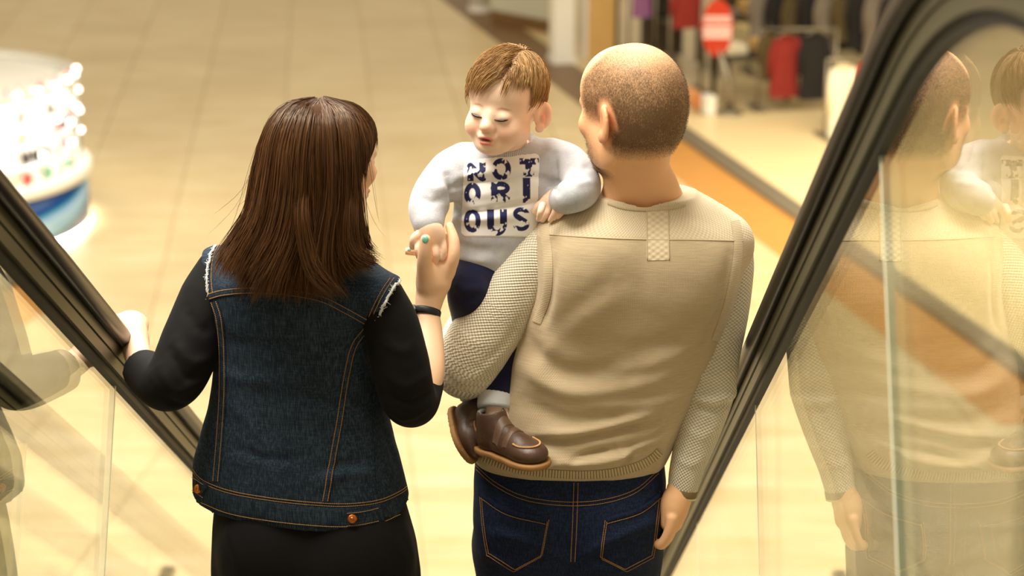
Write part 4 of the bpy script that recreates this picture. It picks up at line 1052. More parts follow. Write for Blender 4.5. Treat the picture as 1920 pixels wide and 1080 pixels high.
gG = [gd((560, 330, 3.365), (556, 400, 3.325), (560, 460, 3.318), (580, 520, 3.312), (632, 562, 3.308)), gd((575, 330, 3.365), (572, 400, 3.325), (578, 455, 3.318), (592, 505, 3.312), (625, 545, 3.308))]
h5 = locks(gG, 10, 36, .0006, rs, (0, .04), axis, .05, .003, 14, .002, .10)
hV, hQ = join([h1, h2, h3, h4, h5]); hw = link('hair', mesh_np('hair', hV, hQ), M_hairw, wom)
# fly-away strands
fy1 = locks(gA, 40, 2, .00030, rs, (0, .02), axis, .03, .018, 18, .012, .25); link('loose_strands', mesh_np('loose_strands', *fy1), M_hairw, hw)
v = Vol(W(400, 170, 3.25)+np.array([0, 0, -.48]), W(760, 170, 3.66)+np.array([.04, 0, .05]), .005)
v.ell(w_hc+w_HR@np.array([0, -.008, .032]), (.069, .088, .076), w_HR)
for g in gA[1:]: 
    C = [p+(q_-p)*.30 for p, q_ in zip(np.asarray(g), [axis[0]+(axis[1]-axis[0])*k for k in np.linspace(0, 1, len(g))])][1:-1]; v.chain(C, [.022, .024, .024, .018, .010], .03, 4)
V, Q = v.mesh(2); link('hair_base', mesh_np('hair_base', V, Q), mat('hair_base_brown', (66, 38, 18), .8, spec=.15, var=.3, scale=50), hw)
# ================================================================== the toddler
YC = 3.74
kid = person(-.06, 3.72, 4.44, 'toddler in a grey printed sweatshirt and navy trousers, sitting on the carrying arm')
KS = .93
c_hc = W(947, 198, 3.70)
c_HR = Rz(math.pi-math.radians(21))@Rx(math.radians(-1))@Ry(math.radians(-5))
c_HS = c_HR*KS
def Pc(x, y, d=YC): return W(x, y, d)
man_b = bvh_of(*join([(sV, sQ)]))
def on_man(px, py, off): 
    p = hit(man_b, px, py, off); return p if p is not None else W(px, py, 3.60)
def make_kid():
    v = Vol(c_hc-np.array([.115, .125, .125]), c_hc+np.array([.115, .125, .135]), .0016); c, R = c_hc, c_HR
    E = lambda p, r, k=.02, op='add', rot=None: v.ell(c+R@np.array(p)*KS, np.array(r)*KS, R if rot is None else R@rot, k*KS, op)
    C = lambda a, b, ra, rb, k=.01, op='add': v.cone(c+R@np.array(a)*KS, c+R@np.array(b)*KS, ra*KS, rb*KS, k*KS, op)
    E((0, -.014, .036), (.072, .089, .078), 0); E((0, -.03, 0), (.06, .06, .055), .012)
    E((0, .036, .034), (.062, .047, .056), .010); E((0, .040, -.016), (.0565, .047, .052), .012)
    for q in (-1, 1):
        E((q*.0315, .057, -.033), (.0265, .026, .026), .012); E((q*.044, .02, -.042), (.018, .03, .026), .014)
        E((q*.026, .0965, -.001), (.0165, .009, .0095), .009, 'sub')
        E((q*.026, .0718, -.001), (.0155, .0125, .0108), .005)                 # eyelids, lowered
        E((q*.026, .0905, -.0052), (.0115, .004, .0011), .0015, 'sub')           # lid crease
        rr = Rz(q*(.80 if q < 0 else .3))@Rx(-.1); ex = q*(.0760 if q < 0 else .0715)
        E((ex, -.014, -.010), (.0062, .0200, .0290), .004, rot=rr); E((ex+q*.0050, -.010, -.008), (.0055, .0125, .0195), .003, 'sub', rr)
        E((ex-q*.001, -.004, -.034), (.0055, .0095, .0095), .005, rot=rr); E((ex+q*.002, -.010, -.016), (.0035, .005, .008), .004, rot=rr)
    E((0, .066, -.066), (.026, .020, .016), .018); E((0, .048, -.062), (.036, .032, .020), .02)
    C((0, .083, .000), (0, .093, -.016), .0065, .008, .016); E((0, .0975, -.0215), (.0105, .0095, .0088), .010)
    for q in (-1, 1): E((q*.0080, .0910, -.0245), (.0064, .0072, .0056), .006); E((q*.0045, .0975, -.0310), (.0026, .0045, .002), .002, 'sub')
    E((0, .0845, -.0425), (.019, .010, .0085), .01)                           # muzzle
    for q in (-1, 1): E((q*.0062, .0905, -.0435), (.0105, .0065, .0036), .004, rot=Ry(q*.22))
    E((0, .0885, -.0545), (.0135, .0075, .0050), .004)
    E((0, .0960, -.0482), (.0110, .0085, .0028), .002, 'sub')                   # open mouth
    C((0, -.02, -.045), (0, -.022, -.11), .040, .044, .02)
    head = v.mesh(1); parts = [head]
    # right hand, held
    v = Vol(Pc(750, 400, 3.55)+np.array([0, -.02, -.12]), Pc(860, 400, 3.70)+np.array([0, .02, .03]), .0018)
    v.chain([Pc(804, 405, 3.63), Pc(805, 424, 3.612)], [.021, .021], .01, 1)
    v.ell(Pc(809, 444, 3.603), (.0265, .0155, .028), k=.012)
    for P3, r0 in (([(787, 452, 3.598), (783, 468, 3.588), (785, 481, 3.588)], .0066), ([(801, 460, 3.596), (802, 478, 3.588), (806, 490, 3.594)], .0068), ([(816, 460, 3.596), (818, 478, 3.588), (817, 490, 3.592)], .0068), ([(830, 454, 3.600), (832, 470, 3.594), (829, 484, 3.592)], .0064), ([(790, 436, 3.603), (777, 448, 3.598), (774, 462, 3.600)], .0085)):
        v.chain([Pc(*q) for q in P3], [r0*1.12, r0, r0*.82], .002, 4)
    parts.append(v.mesh(2))
    # left hand on the carrier's shoulder
    tips = [(1010, 411), (1022, 417), (1036, 417), (1050, 411)]; kn = [(1017, 385), (1031, 382), (1045, 381), (1058, 384)]
    c0 = on_man(1036, 398, .02); v = Vol(c0-np.array([.07, .09, .06]), c0+np.array([.08, .09, .07]), .0018)
    K = [np.array([W(a, b, 1)[0]*0, 0, 0])+on_man(*t_, .014) for t_, (a, b) in zip(tips, kn)]
    yk = K[1][1]
    for t_, k_, l in zip(tips, kn, (.95, 1, 1, .9)):
        T_ = on_man(t_[0], t_[1], .007); M2 = W((t_[0]+k_[0])/2, (t_[1]+k_[1])/2-1, T_[1]-.007); K2 = W(k_[0], k_[1], T_[1]+.003)
        v.chain([K2, M2, T_], [.0070, .0064, .0052], .002, 4)
    v.ell(W(1041, 376, yk+.012), (.0245, .018, .014), k=.008)
    v.chain([W(1058, 370, yk+.02), W(1044, 374, yk+.013)], [.021, .021], .01, 1)
    v.chain([W(1024, 380, yk+.008), W(1010, 388, yk+.004), W(1004, 398, yk+.004)], [.0105, .0088, .0068], .008, 4)
    parts.append(v.mesh(2))
    # trunk and legs under the clothes
    v = Vol((-.32, 3.45, 4.45), (.22, 3.92, 5.16), .006)
    v.loft([row(500, 880, 975, YC, .04, .045), row(390, 872, 1020, YC, .055, .055), row(290, 890, 1020, YC, .045, .045), row(262, 920, 990, YC, .035, .035)], .02)
    v.chain([Pc(870, 308, 3.73), Pc(822, 350, 3.69), Pc(803, 405, 3.63)], [.03, .03, .02], .01); v.chain([Pc(1035, 302, 3.74), Pc(1080, 340, 3.69), Pc(1058, 372, 3.60)], [.03, .03, .02], .01)
    v.chain([Pc(950, 515, 3.76), Pc(955, 600, 3.69), Pc(938, 700, 3.66), Pc(933, 765, 3.63), Pc(940, 815, 3.605)], [.04, .036, .03, .027, .026], .01)
    v.chain([Pc(905, 520, 3.75), Pc(886, 570, 3.69), Pc(895, 680, 3.75), Pc(892, 750, 3.71), Pc(882, 790, 3.68)], [.038, .034, .03, .026, .026], .01)
    parts.append(v.mesh(2))
    V, Q = join(parts); i = np.arange(len(V)) < len(head[0]); H = (V-c)@R/KS; x, y, z = H.T
    t = np.tile(np.array(lin((254, 220, 192))), (len(V), 1))
    def bl(m, col, a): nonlocal t; t = t+(m*a)[:, None]*(np.array(lin(col))-t)
    bl(np.exp(-((np.abs(x)-.036)/.018)**2-((z+.034)/.02)**2)*(y > .03)*i, (250, 176, 146), .5)
    bl(np.exp(-((z+.022)/.012)**2-(x/.012)**2)*(y > .08)*i, (246, 170, 140), .4)
    up = np.exp(-((np.abs(x)-.006)/.011)**4-((z+.0435+.10*np.abs(x))/.0036)**4)*(y > .083)*i; dn = np.exp(-(x/.0145)**4-((z+.0550)/.0048)**4)*(y > .083)*i
    bl(np.clip(up+dn, 0, 1), (222, 104, 88), .85)
    mo = np.exp(-(x/.0115)**4-((z+.0482)/.0026)**4)*(y > .08)*i; bl(mo, (96, 30, 26), .9)
    bl(np.exp(-((np.abs(x)-.0805)/.006)**2-((z+.012)/.02)**2-((y+.012)/.014)**2)*i, (228, 120, 90), .6)
    brow = np.exp(-((np.abs(x)-.027)/.012)**4-((z-.0165+.22*np.abs(np.abs(x)-.024))/.0024)**2)*(y > .05)*i; bl(brow, (176, 122, 76), .7)
    me = mesh_np('body', V, Q); attr(me, 'tint', t); return me, V, Q
kme, kV, kQ = make_kid(); link('body', kme, M_skin, kid)
# lashes and the downcast eyes under them
M_lash = mat('dark_lashes', (46, 28, 18), .5); kb = bvh_of(kV, kQ); M_eye = mat('eye_dark', (38, 26, 20), .15)
for q in (-1, 1):
    L = []
    for k in np.linspace(-1, 1, 11):
        x = q*.026+k*.0128; z = -.0046-.0016*(1-k*k)+.001*k*q; o = c_hc+c_HS@np.array([x, .14, z]); d = c_HR@np.array([0, -1., 0]); loc, n_, i_, ds = kb.ray_cast(Vector(o), Vector(d))
        if loc: L.append(np.array(loc)-d*.0004)
    L = np.array(L); R_ = .0027*np.clip(1.15-np.abs(np.linspace(-1, 1, len(L)))**2, .2, 1)
    e = MB().tube(L, R_, 6, .8).obj('eye', M_eye, kid, True)
    mb = MB()
    for k in range(0, len(L)-1):
        for f in (0, .5): p = L[k]*(1-f)+L[k+1]*f; mb.tube([p, p+c_HR@np.array([q*.0006*(k-5)*.4, .0032, -.0012]), p+c_HR@np.array([q*.0009*(k-5)*.4, .005, -.0018])], [.0003, .00025, .0001], 3)
    mb.obj('lashes', M_lash, e)
# ---- hair, combed from a side parting
def comb_hair(n, width, rs, npt=12):
    VV = []; FF = []; b = 0; tri = np.array([(k*3+i, k*3+(i+1) % 3, (k+1)*3+(i+1) % 3, (k+1)*3+i) for k in range(npt-1) for i in range(3)])
    ce = np.array([0, -.014, .036]); rd = np.array([.073, .090, .080])
    cl = rs.normal(size=(420, 3))
    cnt = 0
    while cnt < n:
        d = rs.normal(size=3); d /= np.linalg.norm(d); p = ce+d*rd
        if p[2] < -.012+.03*(p[1] > 0)+.0*p[0] and p[1] > -.05: continue
        if p[2] < -.05: continue
        if p[1] > .020 and p[2] < .070: continue      # bare forehead
        if abs(p[0]) > .058 and p[1] > .0 and p[2] < .018: continue
        if abs(p[0]) > .05 and p[1] > -.03 and p[2] < .034: continue
        cnt += 1; side = 1 if p[0] > -.022 else -1                 # parting on the child's left
        ck = int(np.argmax(cl@d)) % 97; rk = np.random.RandomState(ck); dev = rk.normal()*.30; ln = .066*(1+rk.normal()*.20)*rs.uniform(.72, 1.05)
        if p[2] < .03: ln *= .75
        if p[1] > .015 and p[2] > .055: ln *= (.72 if side > 0 else .62)
        if side < 0 and p[2] < .075: ln *= .78
        lift = .0035+.0045*rs.uniform(); P = [p]; q = p.copy()
        for k in range(npt-1):
            nrm = (q-ce)/rd**2; nrm /= np.linalg.norm(nrm); s_ = k/(npt-1)
            if side > 0: com = np.array([.55+dev, .75, -.35-.75*s_])
            else: com = np.array([-.30+dev*.6+.25*np.clip((p[1]-.02)/.03, 0, 1), .50, -.5-.6*s_])
            if q[1] < -.03 and side > 0: com = np.array([.5+dev, -.1, -.9])
            if q[1] < -.05: com = np.array([.25*side+dev, -.3, -1.])
            com = com-nrm*(com@nrm); com /= np.linalg.norm(com)+1e-9; q = q+com*ln/(npt-1)
            w = (q-ce)/rd; l = np.linalg.norm(w); off = lift*math.sin(min(1, s_*2.2)*1.57)-.0012*s_; q = ce+w/l*rd*(1+(off+.0075*np.clip((q[1]-.028)/.02, 0, 1))/.078); P.append(q.copy())
        lj = rs.normal()*.009
        for k in range(1, npt):
            w_ = P[k]; lim = .020+lj if (abs(w_[0]) > .05 and w_[1] > -.024) else -.06
            if w_[2] < lim: P[k] = P[k-1]+(P[k]-P[k-1])*.02
        P = np.array(P)@c_HS.T+c_hc; R = width*rs.uniform(.7, 1.3)*np.clip((1.03-np.linspace(0, 1, npt))*2.2, .1, 1)
        T = np.gradient(P, axis=0); T /= np.linalg.norm(T, axis=1, keepdims=True)+1e-9; a = np.cross(T, (0, 1, .3)); a /= np.linalg.norm(a, axis=1, keepdims=True)+1e-9; c = np.cross(T, a)
        VV.append(np.stack([P+R[:, None]*(a*math.cos(t)+c*math.sin(t)) for t in (.5, 2.6, 4.7)], 1).reshape(-1, 3)); FF.append(tri+b); b += npt*3
    return np.vstack(VV), np.vstack(FF)
M_hairk = hair_mat('light_brown_hair', (128, 92, 52), (170, 132, 84), .5, .3)
kh = link('hair', mesh_np('hair', *comb_hair(5200, .00062, np.random.RandomState(5))), M_hairk, kid)
v = Vol(c_hc-.13, c_hc+.14, .004); v.ell(c_hc+c_HS@np.array([0, -.014, .036]), np.array((.0728, .0898, .0790))*KS, c_HR)
v.plane(c_hc+c_HS@np.array([0, .046, .080]), c_HR@np.array([0, .70, -.60])); v.plane(c_hc+c_HS@np.array([0, 0, .012]), c_HR@np.array([0, .45, -1])); v.plane(c_hc+c_HS@np.array([0, -.03, -.045]), c_HR@np.array([0, 0, -1]))
V, Q = v.mesh(2); link('hair_base', mesh_np('hair_base', V, Q), mat('hair_base_light', (134, 98, 58), .6, var=.3, scale=80), kh)

# ---- sweatshirt
def heather():
    t = NT('grey_heather_fleece'); co = t.obj(); n = t.noise(co, 16, 6, .7); n2 = t.noise(co, 420, 2)
    c = t.ramp(n, [(.3, lin((174, 176, 181))), (.5, lin((194, 196, 201))), (.7, lin((210, 212, 216)))]); c = t.mix(t.math('MULTIPLY', n2, .25), c, lin((150, 152, 158)))
    t.base(c); t.b.inputs['Roughness'].default_value = .95; t.b.inputs['Specular IOR Level'].default_value = .15; t.b.inputs['Sheen Weight'].default_value = .3; t.bump(n2, .4, .0012); return t.m
M_heather = heather()
M_ribg = cloth_mat('grey_rib', (216, 217, 220), (170, 172, 176), (.0032, .005), 'rib', bump=.5, var=.05)
def make_kid_top():
    v = Vol((-.34, 3.48, 4.62), (.22, 3.92, 5.14), .0034)
    v.loft([row(518, 862, 985, YC, .068, .07), row(495, 850, 1000, YC, .080, .075), row(470, 846, 1010, YC, .086, .08), row(430, 846, 1026, YC, .088, .08), row(390, 850, 1038, YC, .086, .08), row(350, 853, 1046, YC, .082, .078), row(315, 850, 1052, YC, .075, .07), row(288, 866, 1042, YC, .064, .062), row(268, 900, 1018, YC, .052, .052), row(256, 918, 1000, YC, .045, .045)], 0, p=2.3)
    v.chain([Pc(872, 306, 3.735), Pc(845, 325, 3.71), Pc(815, 362, 3.67), Pc(802, 392, 3.645), Pc(803, 418, 3.62)], [.040, .043, .040, .036, .0295], .022, 6)
    v.chain([Pc(1032, 300, 3.74), Pc(1062, 312, 3.72), Pc(1086, 340, 3.68), Pc(1088, 358, 3.64), Pc(1068, 369, 3.605), Pc(1054, 375, yk_-.0+.014)], [.042, .043, .039, .035, .031, .0275], .02, 6)
    v.chain([c_hc+c_HR@np.array([0, -.02, -.03]), Pc(950, 262, 3.73), Pc(947, 288, 3.735)], [.044, .045, .040], .006, 4, op='sub')
    v.plane(Pc(803, 424, 3.615), Pc(803, 424, 3.615)-Pc(802, 392, 3.645)+np.array([-.0, 0, 0])) if False else None
    V, Q = v.mesh(2); b = bvh_of(V, Q)
    V = folds(V, Q, b, [([(852, 352), (880, 340), (940, 338), (1000, 328), (1040, 345)], -.009, .007), ([(860, 335), (920, 322), (1000, 316)], .006, .010), ([(850, 395), (890, 398), (940, 390), (1000, 380)], -.009, .007), ([(850, 412), (900, 410), (960, 405)], .006, .009),
        ([(860, 370), (920, 362), (1000, 352)], .003, .010), ([(840, 330), (848, 365), (850, 400)], -.010, .008), ([(1040, 290), (1042, 330), (1045, 360)], -.008, .007), ([(790, 345), (815, 355), (842, 350)], .003, .008), ([(785, 372), (805, 380), (835, 372)], -.003, .007), ([(1060, 335), (1085, 345), (1112, 340)], .003, .007), ([(1070, 315), (1090, 318), (1108, 312)], -.003, .008), ([(850, 455), (890, 468), (930, 470)], -.003, .010), ([(855, 480), (890, 488), (920, 490)], .003, .008)])
    return V, Q
yk_ = on_man(1022, 417, .014)[1]
tV, tQ = make_kid_top(); tb = bvh_of(tV, tQ); ko = link('sweatshirt', mesh_np('sweatshirt', tV, tQ), M_heather, kid)
def cuff(c, ax, r, w, name='cuff', m=None, parent=None, flat=1.0):
    return ring_at(name, c, ax, r, w, m or M_heather, parent or ko, .004, flat)
cuff(Pc(803, 415, 3.622), Pc(804, 424, 3.612)-Pc(802, 392, 3.645), .0285, .016)
cuff(W(1056, 373, yk_+.016), W(1044, 374, yk_+.010)-Pc(1068, 369, 3.605), .0275, .014)
# ribbed collar
cc = []
for a in np.linspace(0, 2*math.pi, 33): cc.append(c_hc*0+Pc(949, 268, 3.735)+np.array([.052*math.cos(a), .048*math.sin(a), .010*math.sin(a)]))
V, F = tube_np(np.array(cc), np.full(33, .0085), 8); me = mesh_np('collar', V, F); attr(me, 'knit_co', np.stack([np.repeat(np.arange(33)*.0098, 8), np.zeros(len(V)), np.zeros(len(V))], 1)); link('collar', me, M_ribg, ko)
# the print: a white panel with nine worn navy letters, three to a row
def print_panel():
    st = 1.0; X, Y = np.meshgrid(np.arange(856, 1022, st), np.arange(284, 452, st)); x, y = X.ravel(), Y.ravel()
    # panel outline in its own frame
    u = (x-938)+.04*(y-370); w_ = (y-369)+.10*(x-938)*np.clip((430-y)/130, 0, 1); inside = np.maximum(np.abs(u)-70, np.abs(w_)-70)
    q = np.stack([np.clip(np.abs(u)-60, 0, None), np.clip(np.abs(w_)-64, 0, None)]); inside = np.hypot(*q)-10
    def bx(cx, cy, hw, hh): return np.maximum(np.abs(x-cx)-hw, np.abs(y-cy)-hh)
    def ringo(cx, cy, rx, ry, t): k = np.hypot((x-cx)/rx, (y-cy)/ry); k2 = np.hypot((x-cx)/(rx-t), (y-cy)/(ry-t)); return np.maximum((k-1)*rx, -(k2-1)*(rx-t))
    def seg(x0, y0, x1, y1, r): dx, dy = x1-x0, y1-y0; t = np.clip(((x-x0)*dx+(y-y0)*dy)/(dx*dx+dy*dy), 0, 1); return np.hypot(x-x0-t*dx, y-y0-t*dy)-r
    mn = lambda *a: np.minimum.reduce(a)
    Ls = []
    Ls.append(mn(bx(882, 324, 6, 15), bx(905, 321, 6, 16), seg(882, 312, 905, 334, 6.5)))                     # N
    Ls.append(ringo(940, 317, 18, 20, 10))                                                                  # O
    Ls.append(mn(bx(992, 303, 18, 6), bx(991, 315, 6.5, 17), bx(991, 325, 10, 3)))                             # T
    Ls.append(ringo(886, 363, 16, 20, 10))                                                                  # O
    Ls.append(mn(bx(927, 360, 6, 18), ringo(938, 353, 18, 12, 9), seg(938, 362, 950, 374, 6), bx(951, 374, 5, 5)))   # R
    Ls.append(bx(987, 357, 7, 23))                                                                         # I
    Ls.append(ringo(886, 414, 15.5, 22, 9.5))                                                               # O
    Ls.append(mn(bx(920, 408, 6.5, 15), bx(944, 408, 6.5, 15), np.maximum(ringo(932, 420, 18.5, 22, 11), 418-y)))   # U
    Ls.append(mn(np.maximum(ringo(977, 401, 15, 12, 8), np.minimum(x-977, y-399)), seg(970, 406, 984, 415, 5), np.maximum(ringo(977, 421, 15, 12, 8), np.minimum(977-x, 423-y))))   # S
    L = np.minimum.reduce(Ls)
    P2 = np.stack([x, y, 0*x], 1); wear = vnoise(P2, .22, 8)+.6*vnoise(P2, .45, 9); ink = np.clip(.5-L, 0, 1)*(1-np.clip((wear-.30)*7, 0, 1))
    n = X.shape; pts = []; ok = np.zeros(len(x), bool)
    for k in range(len(x)):
        if inside[k] > 1.2: pts.append(None); continue
        p = hit(tb, x[k], y[k], .0011*(1 if inside[k] < 0 else .3)); pts.append(p); ok[k] = p is not None and abs(p[1]-3.68) < .09
    ids = np.full(len(x), -1); ids[ok] = np.arange(ok.sum()); V = np.array([pts[k] for k in np.where(ok)[0]]); I = ids.reshape(n)
    q = np.stack([I[:-1, :-1], I[:-1, 1:], I[1:, 1:], I[1:, :-1]], -1).reshape(-1, 4); q = q[(q >= 0).all(1)]
    me = mesh_np('chest_print', V, q[:, ::-1]); attr(me, 'ink', ink[ok]); return me
t = NT('print_ink'); t.base(t.mix(t.at('ink').outputs['Fac'], lin((244, 243, 240)), lin((38, 40, 84)))); t.b.inputs['Roughness'].default_value = .7; t.b.inputs['Specular IOR Level'].default_value = .25
tag(link('chest_print', print_panel(), t.m, ko), 'white panel printed with nine navy letters')
# ---- trousers
M_navy = plain_cloth('navy_jersey', (26, 27, 58), .9, .2, 30)
v = Vol((-.24, 3.50, 4.46), (.12, 3.92, 4.90), .0036)
v.loft([row(560, 872, 985, YC, .07, .07), row(520, 852, 995, YC, .082, .075), row(480, 856, 992, YC, .078, .07), row(455, 860, 985, YC, .07, .06)], 0)
v.chain([Pc(950, 520, 3.76), Pc(957, 600, 3.69), Pc(940, 690, 3.665), Pc(930, 742, 3.64)], [.056, .047, .037, .033], .02, 6)
v.chain([Pc(893, 515, 3.70), Pc(882, 550, 3.665), Pc(888, 590, 3.70), Pc(900, 680, 3.76), Pc(894, 735, 3.72)], [.052, .044, .043, .037, .032], .02, 6)
V, Q = v.mesh(2); V = folds(V, Q, bvh_of(V, Q), [([(850, 530), (870, 545), (900, 540)], .003, .008), ([(850, 555), (875, 565), (895, 555)], -.003, .008), ([(910, 660), (935, 668), (965, 655)], .002, .008)])
pk = link('trousers', mesh_np('trousers', V, Q), M_navy, kid)
M_cuffg = mat('trouser_cuff_grey', (206, 208, 208), .95, var=.06, scale=60, bump=.2, bscale=400)
cuff(Pc(929, 752, 3.634), Pc(932, 770, 3.625)-Pc(935, 735, 3.645), .0345, .031, 'trouser_cuff', M_cuffg, pk); cuff(Pc(893, 738, 3.715), (0, -.2, -1), .033, .026, 'trouser_cuff', M_cuffg, pk)
M_sock = mat('grey_sock', (150, 150, 148), .95, var=.2, scale=200)
# ---- shoes
M_leather = mat('brown_leather', (78, 54, 37), .42, var=.28, scale=45, bump=.25, bscale=160)
M_leather2 = mat('brown_leather_strap', (96, 70, 48), .5, var=.25, scale=60, bump=.3, bscale=220)
M_sole = mat('tan_crepe_sole', (150, 108, 58), .7, var=.15, scale=60); M_lace = mat('tan_stitch_cord', (196, 152, 100), .7)
def shoe(heel, toe, upv, s=1.0, m=M_leather, sock=None):
    x = toe-heel; L = np.linalg.norm(x); x = x/L; z = np.asarray(upv, float); z = z-x*(z@x); z /= np.linalg.norm(z); y = np.cross(z, x); B = np.stack([x, y, z], 1); T = lambda p: heel+B@(np.array(p, float))
    lo = heel-.16; hi = heel+.16; root = empty('shoe', heel); root.parent = kid; root.matrix_parent_inverse = kid.matrix_basis.inverted()
    lo = np.minimum(heel, toe)-.09; hi = np.maximum(heel, toe)+.09
    v = Vol(lo, hi, .0024)
    v.ell(T((.022, 0, .022)), (.030, .027, .022), B).ell(T((L*.5, 0, .020)), (L*.42, .030, .020), B, .02).ell(T((L-.032, .002, .018)), (.036, .033, .020), B, .02)
    v.cone(T((.030, 0, .026)), T((.026, 0, .066)), .027, .028, .015).cone(T((.030, 0, .050)), T((L*.62, 0, .030)), .022, .019, .02)
    v.cone(T((.026, 0, .062)), T((.024, 0, .10)), .0225, .024, .004, 'sub')
    v.plane(T((0, 0, .004)), -z); V, Q = v.mesh(2); up_ = link('upper', mesh_np('upper', V, Q), m, root); b = bvh_of(V, Q)
    v = Vol(lo, hi, .0026)      # sole
    v.ell(T((.024, 0, 0)), (.036, .033, .03), B).ell(T((L*.5, 0, 0)), (L*.45, .034, .03), B, .02).ell(T((L-.034, .002, 0)), (.043, .039, .03), B, .02)
    v.plane(T((0, 0, .0065)), z).plane(T((0, 0, -.0045)), -z); V, Q = v.mesh(1); link('sole', mesh_np('sole', V, Q), M_sole, root)
    def drop(p, off):           # lay a detail on the upper, along its own down direction
        for dd in (np.array([0, 0, -1.]), np.array([0, -math.copysign(1, p[1] if abs(p[1]) > 1e-6 else 1), -.6])):
            d = Vector(B@(dd/np.linalg.norm(dd))); o = Vector(T(p))-d*.06; loc, n_, i_, ds = b.ray_cast(o, d, .2)
            if loc: return np.array(loc-d*off)
        return None
    for xs, w in ((L*.40, .017), (L*.56, .014)):
        rows_ = []
        for yy in np.linspace(-.030, .026, 15):
            r_ = [drop((xs+o-.10*yy, yy*(1-.0*abs(yy)), .03), .0022 if abs(o) < w*.45 else .0006) for o in (-w/2, -w*.4, 0, w*.4, w/2)]
            if all(p is not None for p in r_): rows_ += r_
        k = len(rows_)//5
        if k > 2: link('strap', mesh_np('strap', rows_, [(i*5+j, i*5+j+1, (i+1)*5+j+1, (i+1)*5+j) for i in range(k-1) for j in range(4)]), M_leather2, root)
    mb = MB(); prev = None  # moccasin toe seam
    for a in np.linspace(-1.9, 1.9, 46):
        p = drop((L-.044+.034*math.cos(a)*(1 if math.cos(a) > 0 else .5), .0245*math.sin(a) if abs(a) < 1.57 else .0245*math.copysign(1, a), .03), .0008)
        if p is None: continue
        if prev is not None and np.linalg.norm(p-prev) < .012: mb.tube([prev, (prev+p)/2+z*.001, p], [.0010, .0024, .0010], 5)
        prev = p
    if mb.v: mb.obj('toe_stitch', M_lace, root, True)
    mb = MB(); prev = None  # stitched heel counter
    for q in np.linspace(0, 1, 14):
        p = drop((.020+.022*q*q, -.04, .052-.05*q), .0); 
    rim = [T((.026+.0245*math.cos(a), .0245*math.sin(a), .0655+.004*math.cos(a))) for a in np.linspace(0, 2*math.pi, 25)]
    MB().tube(rim, .004, 6).obj('collar_rim', m, root, True)
    sk = [T((.026+.0235*math.cos(a), .0235*math.sin(a), .072)) for a in np.linspace(0, 2*math.pi, 25)]
    MB().tube(sk, .0042, 6).obj('sock', M_sock, root, True)
    return root
shoe(Pc(907, 836, 3.612), Pc(1014, 875, 3.49), (.10, -.10, 1.0))
shoe(Pc(856, 775, 3.69), Pc(876, 858, 3.60), (.9, -.55, .25))
# ================================================================== the shop across the hall and the kiosk
Z0 = .05
def upright(px, py_base, py_top, z=.05):
    """foot point on the floor and height of something standing between two rows of the picture"""
    p = G(px, py_base, z); d = ray(px, py_top); t = p[1]/d[1]; return p, CAM[2]+d[2]*t-z
M_white = mat('white_paint', (244, 240, 228), .5, var=.03); M_greyp = mat('grey_green_panel', (206, 204, 184), .5, var=.05, scale=2)
M_tan = mat('tan_wood_panel', (222, 180, 108), .5, var=.1, scale=5); M_dkwood = mat('dark_rack_wood', (58, 46, 26), .6, var=.2, scale=6)
M_red = mat('red_cloth', (186, 44, 24), .85, var=.15, scale=8); M_dkred = mat('maroon_cloth', (140, 40, 30), .9, var=.2, scale=8)
M_blackc = mat('black_cloth', (34, 30, 26), .9, var=.2, scale=8); M_greyc = mat('grey_cloth', (132, 120, 104), .9, var=.2, scale=8)
M_creamc = mat('cream_cloth', (250, 238, 208), .9, var=.05, scale=8); M_brownc = mat('olive_cloth', (92, 76, 44), .9, var=.2, scale=8); M_purple = mat('purple_cloth', (150, 96, 140), .9, var=.15, scale=8)
M_metal = mat('grey_stand_metal', (150, 140, 120), .4, metal=.6); M_wallb = mat('shop_back_wall', (74, 60, 34), .8, var=.2, scale=3)
# back wall of the shop and the partition by the pillars
m = MB(); sbox(m, -7, 11.8, 8.6, 8.8, 0, 4.6); tag(m.obj('wall_back', M_wallb), kind='structure')
m = MB(); sbox(m, 11.5, 11.8, 3.4, 8.6, 0, 4.6); tag(m.obj('wall_side', M_wallb), kind='structure')
def pillar(px, pyb, w, h, label, m_, rnd=False):
    p = G(px, pyb, 0.0); o = empty('pillar', (p[0], p[1], 0), RZS, label, 'pillar')
    if rnd: s_ = MB().lathe((p[0], p[1], .10), [(w/2, 0), (w/2, h)], 28).obj('shaft', m_, o, True); MB().lathe((p[0], p[1], 0), [(w/2+.02, 0), (w/2+.02, .10), (w/2, .10)], 28).obj('plinth', M_white, o)
    else: MB().box((p[0], p[1], .1+h/2), (w, w, h), rz=RZS, bev=.02).obj('shaft', m_, o); MB().box((p[0], p[1], .05), (w+.04, w+.04, .1), rz=RZS).obj('plinth', M_white, o)
    return p
pillar(1053, 118, .30, 3.6, 'square white pillar standing between the toddler and the cropped head', M_white)
pillar(900, 22, .34, 3.6, 'round white pillar behind the toddler, beside the pale grey divider', M_white, True)
